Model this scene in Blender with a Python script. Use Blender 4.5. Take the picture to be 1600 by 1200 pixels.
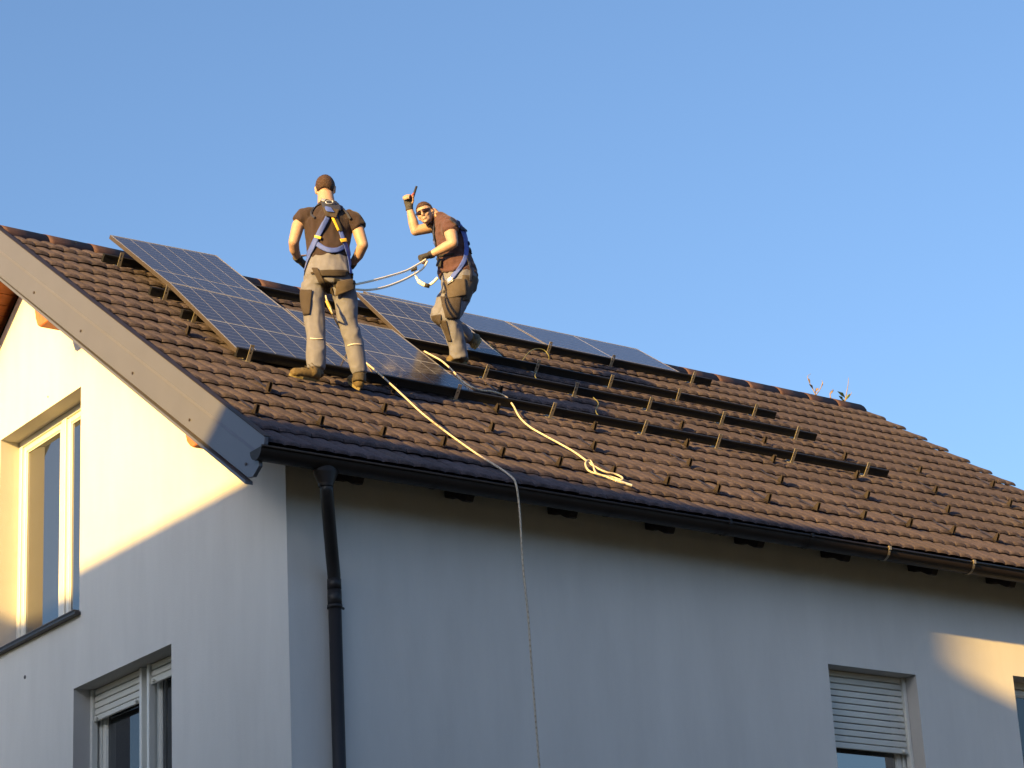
import bpy, bmesh, math, random
from mathutils import Vector, Matrix, noise
from mathutils.bvhtree import BVHTree
random.seed(7)
V3 = Vector
for o in list(bpy.data.objects): bpy.data.objects.remove(o)
scn = bpy.context.scene
COL = scn.collection
R = math.radians

# ---------------------------------------------------------------- camera
# world: X along the eaves, Y into the house depth, Z up; origin = lower left corner of the roof
FPX = 3799.4
RX = V3((0.81056775, -0.58333699, -0.05194122))      # image right
RY = V3((0.1567814, 0.30159321, -0.94045794))        # image down
RZ = V3((0.56426902, 0.75416145, 0.33591812))        # view direction
RZ = RZ.normalized(); RX = (RX - RZ * RX.dot(RZ)).normalized(); RY = RZ.cross(RX)
DIST = 16.8
def ray(px, py): return RX * ((px - 800) / FPX) + RY * ((py - 600) / FPX) + RZ
CAM = -ray(415, 697) * DIST
cam = bpy.data.cameras.new('camera'); camo = bpy.data.objects.new('camera', cam); COL.objects.link(camo)
cam.sensor_width = 36; cam.lens = FPX / 1600 * 36; cam.clip_end = 3000; cam.clip_start = 0.5
M = Matrix((RX, -RY, -RZ)).transposed().to_4x4(); M.translation = CAM
camo.matrix_world = M; scn.camera = camo

# ---------------------------------------------------------------- light
K1, K2 = 0.29, 0.28                                 # sun travels along (1, K1, -K2)
SUND = V3((-1, -K1, K2)).normalized()
w = bpy.data.worlds.new('World'); scn.world = w; w.use_nodes = True
nt = w.node_tree; bg = nt.nodes['Background']
sky = nt.nodes.new('ShaderNodeTexSky'); sky.sky_type = 'NISHITA'; sky.sun_disc = False
sky.sun_elevation = math.asin(SUND.z); sky.sun_rotation = math.atan2(SUND.x, SUND.y)
sky.air_density = 1.0; sky.dust_density = 3.0; sky.ozone_density = 3.5; sky.altitude = 300
nt.links.new(sky.outputs[0], bg.inputs[0]); bg.inputs[1].default_value = 0.083
sun = bpy.data.lights.new('sun', 'SUN'); sun.energy = 5.0; sun.angle = R(0.6); sun.color = (1.0, 0.60, 0.15)
suno = bpy.data.objects.new('sun', sun); COL.objects.link(suno)
suno.rotation_euler = SUND.to_track_quat('Z', 'Y').to_euler()
scn.view_settings.view_transform = 'Standard'; scn.view_settings.look = 'None'
scn.view_settings.exposure = 1.65; scn.view_settings.gamma = 1; scn.view_settings.use_curve_mapping = False

# ---------------------------------------------------------------- geometry frame of the roof
TH = R(35.973)
NRM = V3((0, -math.sin(TH), math.cos(TH)))
SLP = V3((0, math.cos(TH), math.sin(TH)))
def W(x, s, h=0.0): return V3((x, 0, 0)) + SLP * s + NRM * h
def onroof(px, py, h=0.0):
    d = ray(px, py); t = (h - CAM.dot(NRM)) / d.dot(NRM); P = CAM + d * t
    return P
def rs(px, py, h=0.0):
    P = onroof(px, py, h); return P.x, P.dot(SLP)
def onpl(px, py, axis, val):
    d = ray(px, py); return CAM + d * ((val - CAM[axis]) / d[axis])
HD = V3((RZ.x, RZ.y, 0)).normalized()                 # horizontal view direction

# ---------------------------------------------------------------- helpers
def tag(o, label=None, cat=None, group=None, kind=None):
    if label: o['label'] = label
    if cat: o['category'] = cat
    if group: o['group'] = group
    if kind: o['kind'] = kind
    return o
def empty(name, loc=(0, 0, 0), parent=None):
    o = bpy.data.objects.new(name, None); COL.objects.link(o); o.location = loc; o.empty_display_size = .2
    if parent: o.parent = parent
    return o
def link(name, me, parent=None, loc=None):
    o = bpy.data.objects.new(name, me); COL.objects.link(o)
    if parent is not None:
        o.parent = parent
        pl = parent.location if parent.parent is None else parent.location + parent.parent.location
        o.location = (V3(loc) if loc is not None else V3()) - pl if loc is not None else -pl
    elif loc is not None: o.location = loc
    return o
def mesh(name, verts, faces, mats, midx=None, smooth=False, uvs=None):
    me = bpy.data.meshes.new(name); me.from_pydata([tuple(v) for v in verts], [], faces)
    for m in (mats if isinstance(mats, (list, tuple)) else [mats]): me.materials.append(m)
    if midx: me.polygons.foreach_set('material_index', midx)
    if smooth: me.polygons.foreach_set('use_smooth', [True] * len(me.polygons))
    if uvs:
        ul = me.uv_layers.new(name='UVMap'); k = 0
        for p in me.polygons:
            for li in p.loop_indices: ul.data[li].uv = uvs[me.loops[li].vertex_index]
    me.validate(); me.update()
    return me
class MB:
    """collects boxes, tubes and lofts in world coordinates; build() links them as one object"""
    def __init__(s): s.v = []; s.f = []; s.m = []
    def add(s, vs, fs, mi=0):
        n = len(s.v); s.v += [V3(v) for v in vs]; s.f += [tuple(i + n for i in f) for f in fs]; s.m += [mi] * len(fs); return s
    def box(s, c, ax, ay, az, mi=0):
        c = V3(c); vs = [c + ax * i + ay * j + az * k for i in (-1, 1) for j in (-1, 1) for k in (-1, 1)]
        s.add(vs, [(0, 1, 3, 2), (4, 6, 7, 5), (0, 4, 5, 1), (2, 3, 7, 6), (0, 2, 6, 4), (1, 5, 7, 3)], mi); return s
    def abox(s, x0, x1, y0, y1, z0, z1, mi=0):
        return s.box(((x0 + x1) / 2, (y0 + y1) / 2, (z0 + z1) / 2), V3(((x1 - x0) / 2, 0, 0)), V3((0, (y1 - y0) / 2, 0)), V3((0, 0, (z1 - z0) / 2)), mi)
    def rbox(s, x0, x1, s0, s1, h0, h1, mi=0):        # box in roof coordinates
        return s.box(W((x0 + x1) / 2, (s0 + s1) / 2, (h0 + h1) / 2), V3(((x1 - x0) / 2, 0, 0)), SLP * (s1 - s0) / 2, NRM * (h1 - h0) / 2, mi)
    def tube(s, pts, r, n=8, mi=0, closed=True, twist=None):
        pts = [V3(p) for p in pts]; rr = r if isinstance(r, (list, tuple)) else [r] * len(pts)
        up = V3((0, 0, 1)); vs = []; fs = []; ms = []
        prev = None
        for i, p in enumerate(pts):
            t = (pts[min(i + 1, len(pts) - 1)] - pts[max(i - 1, 0)]).normalized()
            if prev is None:
                a = t.cross(up if abs(t.z) < .9 else V3((1, 0, 0))).normalized()
            else: a = (prev - t * prev.dot(t)).normalized()
            prev = a; b = t.cross(a)
            for k in range(n):
                an = 2 * math.pi * k / n; vs.append(p + (a * math.cos(an) + b * math.sin(an)) * rr[i])
        for i in range(len(pts) - 1):
            for k in range(n):
                fs.append((i * n + k, i * n + (k + 1) % n, (i + 1) * n + (k + 1) % n, (i + 1) * n + k))
                ms.append(mi if twist is None else (1 if ((k * 1.0 + i * twist[0]) % twist[1]) < twist[2] else 0))
        if closed:
            fs.append(tuple(range(n - 1, -1, -1))); fs.append(tuple((len(pts) - 1) * n + k for k in range(n))); ms += [mi, mi]
        nn = len(s.v); s.v += vs; s.f += [tuple(i + nn for i in f) for f in fs]; s.m += ms; return s
    def prism(s, poly, d, mi=0):                      # poly: 3D points, extruded by vector d
        n = len(poly); vs = [V3(p) for p in poly] + [V3(p) + d for p in poly]
        fs = [tuple(range(n - 1, -1, -1)), tuple(range(n, 2 * n))] + [(i, (i + 1) % n, n + (i + 1) % n, n + i) for i in range(n)]
        return s.add(vs, fs, mi)
    def build(s, name, mats, parent=None, smooth=False, bevel=0, org=None):
        o0 = V3(org) if org is not None else V3()
        me = mesh(name, [v - o0 for v in s.v], s.f, mats, s.m, smooth)
        bm = bmesh.new(); bm.from_mesh(me); bmesh.ops.recalc_face_normals(bm, faces=bm.faces)
        if bevel:
            bmesh.ops.bevel(bm, geom=[e for e in bm.edges if len(e.link_faces) == 2 and e.calc_face_angle(0) > .6], offset=bevel, segments=1, affect='EDGES', profile=.6, clamp_overlap=True)
        bm.to_mesh(me); bm.free()
        return link(name, me, parent, o0 if org is not None else None)

def mat(name, col, rough=.7, metal=0, var=.12, vscale=6, bump=0, bscale=60, spec=.5, streak=None, col2=None, rnd=0, sheen=0, trans=0, coat=0):
    m = bpy.data.materials.new(name); m.use_nodes = True; n = m.node_tree; b = n.nodes['Principled BSDF']
    b.inputs['Roughness'].default_value = rough; b.inputs['Metallic'].default_value = metal
    b.inputs['Specular IOR Level'].default_value = spec
    if coat: b.inputs['Coat Weight'].default_value = coat; b.inputs['Coat Roughness'].default_value = .05
    if sheen: b.inputs['Sheen Weight'].default_value = sheen
    tc = n.nodes.new('ShaderNodeNewGeometry')
    nz = n.nodes.new('ShaderNodeTexNoise'); nz.inputs['Scale'].default_value = vscale; nz.inputs['Detail'].default_value = 6; nz.inputs['Roughness'].default_value = .6
    n.links.new(tc.outputs['Position'], nz.inputs['Vector'])
    if streak:
        mp = n.nodes.new('ShaderNodeMapping'); mp.inputs['Scale'].default_value = streak
        n.links.new(tc.outputs['Position'], mp.inputs[0]); n.links.new(mp.outputs[0], nz.inputs['Vector'])
    c = V3(col[:3]); c2 = V3(col2) if col2 else None
    rp = n.nodes.new('ShaderNodeValToRGB'); e = rp.color_ramp.elements
    e[0].position = .3; e[1].position = .7
    lo = c * (1 - var); hi = (c2 if c2 else c * (1 + var))
    e[0].color = (*lo, 1); e[1].color = (*hi, 1)
    n.links.new(nz.outputs['Fac'], rp.inputs[0]); out = rp.outputs[0]
    if rnd:
        oi = n.nodes.new('ShaderNodeObjectInfo'); hs = n.nodes.new('ShaderNodeHueSaturation')
        mr = n.nodes.new('ShaderNodeMapRange'); mr.inputs[3].default_value = 1 - rnd; mr.inputs[4].default_value = 1 + rnd
        n.links.new(oi.outputs['Random'], mr.inputs[0]); n.links.new(mr.outputs[0], hs.inputs['Value']); n.links.new(out, hs.inputs['Color']); out = hs.outputs[0]
    n.links.new(out, b.inputs['Base Color'])
    if bump:
        n2 = n.nodes.new('ShaderNodeTexNoise'); n2.inputs['Scale'].default_value = bscale; n2.inputs['Detail'].default_value = 5
        n.links.new(tc.outputs['Position'], n2.inputs['Vector'])
        bp = n.nodes.new('ShaderNodeBump'); bp.inputs['Strength'].default_value = 1; bp.inputs['Distance'].default_value = bump
        n.links.new(n2.outputs['Fac'], bp.inputs['Height']); n.links.new(bp.outputs[0], b.inputs['Normal'])
    return m

# ---------------------------------------------------------------- materials
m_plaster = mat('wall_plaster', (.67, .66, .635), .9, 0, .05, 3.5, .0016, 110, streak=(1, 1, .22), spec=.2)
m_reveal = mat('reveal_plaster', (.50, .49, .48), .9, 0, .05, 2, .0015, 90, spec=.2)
def tile_mat():
    m = mat('roof_tile_concrete', (.066, .053, .064), .86, 0, .22, 9, .003, 140, rnd=.17, spec=.25)
    n = m.node_tree; b = n.nodes['Principled BSDF']; src = b.inputs['Base Color'].links[0].from_socket
    geo = n.nodes.new('ShaderNodeNewGeometry')
    nz = n.nodes.new('ShaderNodeTexNoise'); nz.inputs['Scale'].default_value = 1.3; nz.inputs['Detail'].default_value = 3
    n.links.new(geo.outputs['Position'], nz.inputs['Vector'])
    rp = n.nodes.new('ShaderNodeValToRGB'); rp.color_ramp.elements[0].position = .52; rp.color_ramp.elements[1].position = .72
    rp.color_ramp.elements[0].color = (0, 0, 0, 1); rp.color_ramp.elements[1].color = (.55, .55, .55, 1)
    mx = n.nodes.new('ShaderNodeMix'); mx.data_type = 'RGBA'; mx.inputs[7].default_value = (.088, .070, .070, 1)
    n.links.new(nz.outputs['Fac'], rp.inputs[0]); n.links.new(rp.outputs[0], mx.inputs[0]); n.links.new(src, mx.inputs[6])
    # fine speckle of lichen and grit
    n3 = n.nodes.new('ShaderNodeTexNoise'); n3.inputs['Scale'].default_value = 55; n3.inputs['Detail'].default_value = 4
    n.links.new(geo.outputs['Position'], n3.inputs['Vector'])
    r3 = n.nodes.new('ShaderNodeValToRGB'); r3.color_ramp.elements[0].position = .35; r3.color_ramp.elements[1].position = .68
    r3.color_ramp.elements[0].color = (.72, .72, .72, 1); r3.color_ramp.elements[1].color = (1.25, 1.22, 1.15, 1)
    n.links.new(n3.outputs['Fac'], r3.inputs[0])
    m2 = n.nodes.new('ShaderNodeMix'); m2.data_type = 'RGBA'; m2.blend_type = 'MULTIPLY'; m2.inputs[0].default_value = 1
    n.links.new(mx.outputs[2], m2.inputs[6]); n.links.new(r3.outputs[0], m2.inputs[7]); n.links.new(m2.outputs[2], b.inputs['Base Color'])
    return m
m_tile = tile_mat()
m_ridge = mat('ridge_tile_concrete', (.078, .045, .043), .85, 0, .15, 8, .002, 120, rnd=.08, spec=.25)
m_under = mat('roof_underlay', (.012, .011, .011), .9)
m_fascia = mat('verge_board_sheet', (.092, .096, .120), .38, 0, .05, 3, spec=.5, coat=.15)
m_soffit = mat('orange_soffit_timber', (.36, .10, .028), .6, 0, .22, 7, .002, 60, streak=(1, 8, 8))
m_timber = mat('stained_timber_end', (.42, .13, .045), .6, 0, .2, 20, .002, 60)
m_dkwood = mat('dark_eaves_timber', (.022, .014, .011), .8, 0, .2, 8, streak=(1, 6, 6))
m_gutter = mat('dark_brown_gutter_metal', (.020, .014, .012), .5, 0, .15, 5, spec=.3)
m_brkt = mat('bare_metal_bracket', (.30, .26, .20), .45, .6, .1, 8)
m_pipe = mat('black_downpipe_metal', (.020, .019, .021), .5, 0, .12, 4, spec=.4)
m_rail = mat('black_anodised_rail', (.007, .007, .008), .6, 0, .1, 6, spec=.25)
m_hook = mat('stainless_hook', (.34, .31, .26), .42, .55, .15, 30)
m_frame = mat('silver_module_frame', (.55, .54, .52), .38, .65, .05, 5)
m_framed = mat('module_frame_side', (.060, .048, .040), .5, .3, .1, 5)
m_back = mat('module_backsheet', (.42, .44, .50), .25, 0, .04, 5)
m_guard = mat('snow_guard_metal', (.032, .025, .022), .5, .3, .2, 20)
m_win = mat('white_window_pvc', (.70, .70, .66), .35, 0, .03, 4)
m_shut = mat('grey_white_shutter', (.62, .62, .57), .5, 0, .04, 4)
m_sill = mat('dark_sill_metal', (.05, .045, .045), .45, .3, .1, 6)
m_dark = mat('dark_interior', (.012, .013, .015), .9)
m_screw = mat('screw_head', (.05, .04, .04), .5)
def cell_mat():
    m = bpy.data.materials.new('solar_cells'); m.use_nodes = True; n = m.node_tree; b = n.nodes['Principled BSDF']
    b.inputs['Roughness'].default_value = .20; b.inputs['Specular IOR Level'].default_value = .45
    b.inputs['Coat Weight'].default_value = .14; b.inputs['Coat Roughness'].default_value = .06
    uv = n.nodes.new('ShaderNodeUVMap'); sp = n.nodes.new('ShaderNodeSeparateXYZ'); n.links.new(uv.outputs[0], sp.inputs[0])
    def stripe(sock, per, wdt):
        a = n.nodes.new('ShaderNodeMath'); a.operation = 'DIVIDE'; a.inputs[1].default_value = per; n.links.new(sock, a.inputs[0])
        f = n.nodes.new('ShaderNodeMath'); f.operation = 'FRACT'; n.links.new(a.outputs[0], f.inputs[0])
        c = n.nodes.new('ShaderNodeMath'); c.operation = 'LESS_THAN'; c.inputs[1].default_value = wdt; n.links.new(f.outputs[0], c.inputs[0]); return c.outputs[0]
    s1 = stripe(sp.outputs[1], .084, .07)
    geo = n.nodes.new('ShaderNodeNewGeometry'); nz = n.nodes.new('ShaderNodeTexNoise'); nz.inputs['Scale'].default_value = 2.5
    n.links.new(geo.outputs['Position'], nz.inputs['Vector'])
    rp = n.nodes.new('ShaderNodeValToRGB'); rp.color_ramp.elements[0].color = (.022, .022, .036, 1); rp.color_ramp.elements[1].color = (.034, .032, .046, 1)
    n.links.new(nz.outputs['Fac'], rp.inputs[0])
    mx = n.nodes.new('ShaderNodeMix'); mx.data_type = 'RGBA'; mx.inputs[7].default_value = (.14, .15, .18, 1)
    n.links.new(s1, mx.inputs[0]); n.links.new(rp.outputs[0], mx.inputs[6]); n.links.new(mx.outputs[2], b.inputs['Base Color'])
    return m
m_cell = cell_mat()
def glass_mat(name, tint=(.02, .024, .03), ior=1.9):
    m = bpy.data.materials.new(name); m.use_nodes = True; n = m.node_tree; b = n.nodes['Principled BSDF']
    b.inputs['Base Color'].default_value = (*tint, 1); b.inputs['Roughness'].default_value = .02; b.inputs['IOR'].default_value = ior
    return m
m_glass = glass_mat('window_glass', ior=3.2)
m_glass2 = glass_mat('dark_window_glass', ior=1.8)

# ================================================================= SETTING
g = MB(); 
NG = 24; 
for i in range(NG):
    pass
gv = []; gf = []
ext = [-1500, -400, -120, -60, -40, -30, -24, -18, -14, -10, -6, -2, 2, 6, 10, 14, 18, 24, 30, 40, 60, 120, 400, 1500]
for yy in ext:
    for xx in ext: gv.append((xx, yy, -6.9 + .05 * noise.noise(V3((xx * .1, yy * .1, 0)))))
ng = len(ext)
for j in range(ng - 1):
    for i in range(ng - 1): gf.append((j * ng + i, j * ng + i + 1, (j + 1) * ng + i + 1, (j + 1) * ng + i))
m_grass = mat('garden_grass', (.05, .05, .028), .95, 0, .35, 1.5, .02, 40)
tag(link('ground', mesh('ground', gv, gf, m_grass)), kind='structure')
m_pave = mat('concrete_paving', (.22, .21, .20), .9, 0, .15, 3, .003, 40)
pv = MB(); pv.abox(-.6, 11.6, -.75, .46, -6.86, -6.80)
tag(pv.build('path', m_pave), kind='structure')

# ================================================================= HOUSE
AX, BY = .45, .49                                      # gable wall plane X, eaves wall plane Y
XR = 10.56                                             # far verge
SR = 5.88                                              # ridge along slope
YR, ZR = (SLP * SR).y, (SLP * SR).z
house = empty('house', (0, 0, -6.9))
tag(house, 'grey plastered house with a brown tiled gable roof and black gutter', 'house')

def wall_panel(u_edges, v_edges, holes, top, fn, depth, nin):
    """rectangular grid on a wall with window holes and reveals; fn(u,v,d) -> world point; top(u) = roof line"""
    mb = MB()
    for i in range(len(u_edges) - 1):
        for j in range(len(v_edges) - 1):
            u0, u1, v0, v1 = u_edges[i], u_edges[i + 1], v_edges[j], v_edges[j + 1]
            um, vm = (u0 + u1) / 2, (v0 + v1) / 2
            if any(h[0] < um < h[1] and h[2] < vm < h[3] for h in holes): continue
            poly = [(u0, v0), (u1, v0), (u1, v1), (u0, v1)]
            out = []
            for k in range(4):                         # clip by v <= top(u)
                a, b = poly[k], poly[(k + 1) % 4]; fa, fb = top(a[0]) - a[1], top(b[0]) - b[1]
                if fa >= 0: out.append(a)
                if (fa >= 0) != (fb >= 0):
                    t = fa / (fa - fb); out.append((a[0] + (b[0] - a[0]) * t, a[1] + (b[1] - a[1]) * t))
            if len(out) >= 3: mb.add([fn(p[0], p[1], 0) for p in out], [tuple(range(len(out)))])
    for h in holes:
        a, b, c, d = h
        for (p, q) in (((a, c), (a, d)), ((a, d), (b, d)), ((b, d), (b, c)), ((b, c), (a, c))):
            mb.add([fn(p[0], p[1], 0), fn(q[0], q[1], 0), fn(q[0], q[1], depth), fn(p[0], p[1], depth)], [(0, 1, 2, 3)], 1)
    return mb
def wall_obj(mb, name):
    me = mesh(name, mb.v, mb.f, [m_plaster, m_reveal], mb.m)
    bm = bmesh.new(); bm.from_mesh(me); bmesh.ops.remove_doubles(bm, verts=bm.verts, dist=.0005)
    bmesh.ops.recalc_face_normals(bm, faces=bm.faces); bm.to_mesh(me); bm.free()
    return link(name, me, house)
ytop = lambda y: (y if y < YR else 2 * YR - y) * math.tan(TH) - .27
W1 = (3.775, 5.37, -.235, 1.72)                        # upper gable window (Y0,Y1,Z0,Z1)
W2 = (2.21, 3.866, -2.55, -.853)                       # lower gable window
W3 = (5.605, 6.615, -2.35, -.903)                      # window in the long wall (X0,X1,Z0,Z1)
W4 = (7.815, 9.3, -2.35, -.80)
YB = 2 * YR - BY
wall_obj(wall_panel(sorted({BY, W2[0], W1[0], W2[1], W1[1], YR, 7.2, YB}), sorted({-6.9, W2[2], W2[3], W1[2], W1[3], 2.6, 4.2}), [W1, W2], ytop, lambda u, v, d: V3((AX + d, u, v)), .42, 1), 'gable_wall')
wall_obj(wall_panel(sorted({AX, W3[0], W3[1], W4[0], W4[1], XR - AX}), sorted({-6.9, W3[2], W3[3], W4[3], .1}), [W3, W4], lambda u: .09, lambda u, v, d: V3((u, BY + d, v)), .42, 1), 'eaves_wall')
o = MB(); o.abox(AX, XR - AX, YB, YB + .02, -6.9, .09); o.build('rear_wall', m_plaster, house)
fr = MB(); pts = [(XR - AX, BY + .001, -6.9), (XR - AX, YB, -6.9), (XR - AX, YB, ytop(YB)), (XR - AX, YR, ytop(YR)), (XR - AX, BY + .001, ytop(BY))]
fr.prism([V3(p) for p in pts], V3((-.02, 0, 0))); fr.build('far_gable_wall', m_plaster, house)
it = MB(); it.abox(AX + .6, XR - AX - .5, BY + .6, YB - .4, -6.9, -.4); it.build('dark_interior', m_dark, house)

# --- windows ---------------------------------------------------------------
def bars(mb, fn, u0, u1, v0, v1, w, d0, d1, mi=0):
    """picture frame of four bars in wall coordinates"""
    def bx(a, b, c, e):
        ps = [fn(x, y, z) for z in (d0, d1) for (x, y) in ((a, c), (b, c), (b, e), (a, e))]
        mb.add(ps, [(0, 1, 2, 3), (7, 6, 5, 4), (0, 4, 5, 1), (1, 5, 6, 2), (2, 6, 7, 3), (3, 7, 4, 0)], mi)
    bx(u0, u0 + w, v0, v1); bx(u1 - w, u1, v0, v1); bx(u0 + w, u1 - w, v0, v0 + w); bx(u0 + w, u1 - w, v1 - w, v1)
def bar(mb, fn, u0, u1, v0, v1, d0, d1, mi=0):
    ps = [fn(x, y, z) for z in (d0, d1) for (x, y) in ((u0, v0), (u1, v0), (u1, v1), (u0, v1))]
    mb.add(ps, [(0, 1, 2, 3), (7, 6, 5, 4), (0, 4, 5, 1), (1, 5, 6, 2), (2, 6, 7, 3), (3, 7, 4, 0)], mi)
G = lambda u, v, d: V3((AX + d, u, v))                 # gable wall coordinates
E_ = lambda u, v, d: V3((u, BY + d, v))                # eaves wall coordinates
def org_of(fn, u, v): return fn(u, v, 0)
# upper gable window: two lights
def window(name, label, fn, u0, u1, v0, v1, d, posts, glass, sill=True, shutter=None, guides=False):
    wo = empty(name, fn((u0 + u1) / 2, v0, 0), house); wo.location = fn((u0 + u1) / 2, v0, 0) - house.location
    if label: wo['label'] = label
    def put(mb, nm, m, bev=.004):
        me_o = mb.build(nm, m, None, bevel=bev); me_o.parent = wo; me_o.location = -(fn((u0 + u1) / 2, v0, 0)); return me_o
    f = MB(); bars(f, fn, u0, u1, v0, v1, .055, d, d + .07)
    for p in posts: bar(f, fn, p - .04, p + .04, v0 + .055, v1 - .055, d - .004, d + .066)
    put(f, 'window_frame', m_win)
    es = [u0 + .055] + [q for p in posts for q in (p - .04, p + .04)] + [u1 - .055]
    for k in range(0, len(es), 2):
        s = MB(); bars(s, fn, es[k] + .006, es[k + 1] - .006, v0 + .061, v1 - .061, .052, d + .012, d + .06); put(s, 'sash', m_win, .006)
        s = MB(); bars(s, fn, es[k] + .058, es[k + 1] - .058, v0 + .113, v1 - .113, .012, d + .024, d + .05); put(s, 'glazing_bead', m_win, .002)
        s = MB(); bar(s, fn, es[k] + .06, es[k + 1] - .06, v0 + .115, v1 - .115, d + .034, d + .044); put(s, 'pane', glass, 0)
    if sill:
        s = MB(); bar(s, fn, u0 - .03, u1 + .03, v0 - .028, v0 - .001, -.055, -.001); bar(s, fn, u0 + .001, u1 - .001, v0 + .001, v0 + .018, -.055, d - .001); put(s, 'window_sill', m_sill, .003)
    if shutter:
        for (a, b, low) in shutter:
            z = v1 - .001; k = 0
            s = MB(); bar(s, fn, a - .001, a + .035, v0 + .02, v1 - .002, d - .075, d - .02); put(s, 'shutter_guide', m_win); s = MB(); bar(s, fn, b - .035, b + .001, v0 + .02, v1 - .002, d - .075, d - .02); put(s, 'shutter_guide', m_win)
            while z - .055 > low + .045:
                s = MB(); bar(s, fn, a + .036, b - .036, z - .0505, z - .002, d - .052, d - .036)
                so = put(s, 'shutter_slat', m_shut, .005); z -= .055
            s = MB(); bar(s, fn, a + .036, b - .036, low, z - .002, d - .056, d - .034)
            for q in (a + .1, b - .1): bar(s, fn, q - .012, q + .012, low + .006, low + .03, d - .082, d - .0565)
            put(s, 'shutter_bottom_rail', m_shut, .005)
    return wo
window('window', 'sunlit white window in the gable under the verge', G, W1[0], W1[1], W1[2], W1[3], .18, [4.47], m_glass)
window('window', 'gable window with its roller shutter slightly lowered', G, W2[0], W2[1], W2[2], W2[3], .22, [2.93], m_glass2, shutter=[(W2[0] + .003, 2.885, -1.02), (2.975, W2[1] - .003, -1.12)])
window('window', 'long wall window with its roller shutter half lowered', E_, W3[0], W3[1], W3[2], W3[3], .20, [], m_glass, shutter=[(W3[0] + .003, W3[1] - .003, -1.56)])
window('window', 'dark window cut off by the right edge of the picture', E_, W4[0], W4[1], W4[2], W4[3], .20, [8.56], m_glass2)
# small marks on the plaster: an anchor hole
ho = onpl(39, 1058, 0, AX - .002); hh = MB(); hh.tube([ho + V3((-.004, 0, 0)), ho + V3((.004, 0, 0))], .016, 10); hh.build('anchor_hole', m_screw, house)
ho = onpl(75, 620, 0, AX - .002); hh = MB(); hh.tube([ho + V3((-.004, 0, 0)), ho + V3((.004, 0, 0))], .007, 8); hh.build('anchor_hole', m_screw, house)

# --- roof deck, soffits, eaves ---------------------------------------------
roof = empty('roof', (0, 0, 0), house); roof.location = -house.location
def rbuild(mb, name, m, **k):
    o = mb.build(name, m, None, **k); o.parent = roof; return o
d_ = MB()
d_.prism([W(.03, .06, -.015), W(.03, SR - .02, -.015), W(.03, SR - .02, -.10), W(.03, .06, -.10)], V3((XR - .06, 0, 0)))
mir = lambda P: V3((P.x, 2 * YR - P.y, P.z))
d_.prism([mir(W(.03, .06, -.015)), mir(W(.03, SR - .02, -.015)), mir(W(.03, SR - .02, -.10)), mir(W(.03, .06, -.10))], V3((XR - .06, 0, 0)))
rbuild(d_, 'roof_deck', m_under)
# soffit boards of both verges (planks running along the slope) and at the eaves
nb = 0
for side in (0, 1):
    f = (lambda P: P) if side == 0 else mir
    s0 = .25
    while s0 < SR - .1:
        s1 = min(s0 + .118, SR - .03)
        b = MB(); x0, x1 = .035, AX + .03
        P = [f(W(x0, s0, -.105)), f(W(x1, s0, -.105)), f(W(x1, s1 - .006, -.105)), f(W(x0, s1 - .006, -.105))]
        b.prism(P, -NRM * .02 if side == 0 else V3((0, -NRM.y, NRM.z)) * -.02)
        if side == 1: b.build('soffit_board', m_soffit, house)
        else: b.build('soffit_board', m_soffit, house)
        s0 += .118
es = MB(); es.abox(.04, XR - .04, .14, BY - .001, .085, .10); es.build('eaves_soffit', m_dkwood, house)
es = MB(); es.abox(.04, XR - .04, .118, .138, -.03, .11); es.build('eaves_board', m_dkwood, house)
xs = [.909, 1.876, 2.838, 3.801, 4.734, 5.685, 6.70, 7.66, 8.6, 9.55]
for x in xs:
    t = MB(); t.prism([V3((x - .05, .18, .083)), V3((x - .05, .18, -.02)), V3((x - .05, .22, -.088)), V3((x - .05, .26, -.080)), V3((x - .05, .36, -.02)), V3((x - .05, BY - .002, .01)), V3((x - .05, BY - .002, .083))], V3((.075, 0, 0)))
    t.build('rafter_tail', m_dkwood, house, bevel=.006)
# purlin ends under the verge: placed so that their rounded heads hang below the verge board
for (pl_, pr_, pb_) in (((57, 484), (86, 505), (72, 505)), ((293, 680), (317, 695), (306, 697))):
    A0 = onpl(*pl_, 0, .06); A1 = onpl(*pr_, 0, .06); A2 = onpl(*pb_, 0, .06)
    y1, y0 = A0.y + .01, A1.y - .02; zb = A2.z - .005; zt = y0 * math.tan(TH) - .14; h_ = .14
    prof = [(y1, y1 * math.tan(TH) - .14), (y1, A0.z), (y1 - .02, A0.z - (A0.z - zb) * .45), (y1 - .06, zb + .03), (y1 - .11, zb), (y0 + .02, zb + .004), (y0 - .005, zb + .02), (y0 - .005, y0 * math.tan(TH) - .14)]
    pl = MB(); pl.prism([V3((.045, a, b_)) for a, b_ in prof], V3((AX - .047, 0, 0))); pl.build('purlin_end', m_timber, house, bevel=.008)

# verge boards (sheet metal covered): near slope as measured, far slope mirrored
prof = [(.010, .070), (.017, .021), (.095, -.084), (.095, -.116), (.181, -.170), (.247, -.159)]
def verge(f, name):
    t = math.tan(TH)
    up = V3((0, YR, YR * t + .075)); lo = V3((0, YR, YR * t - .355))
    poly = [V3((0, a, b)) for a, b in prof] + [lo, up]
    v = MB(); v.prism([f(p) for p in poly], V3((.030, 0, 0)))
    return v.build(name, m_fascia, house, bevel=.002)
verge(lambda P: P, 'verge_board'); verge(mir, 'verge_board')
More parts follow.
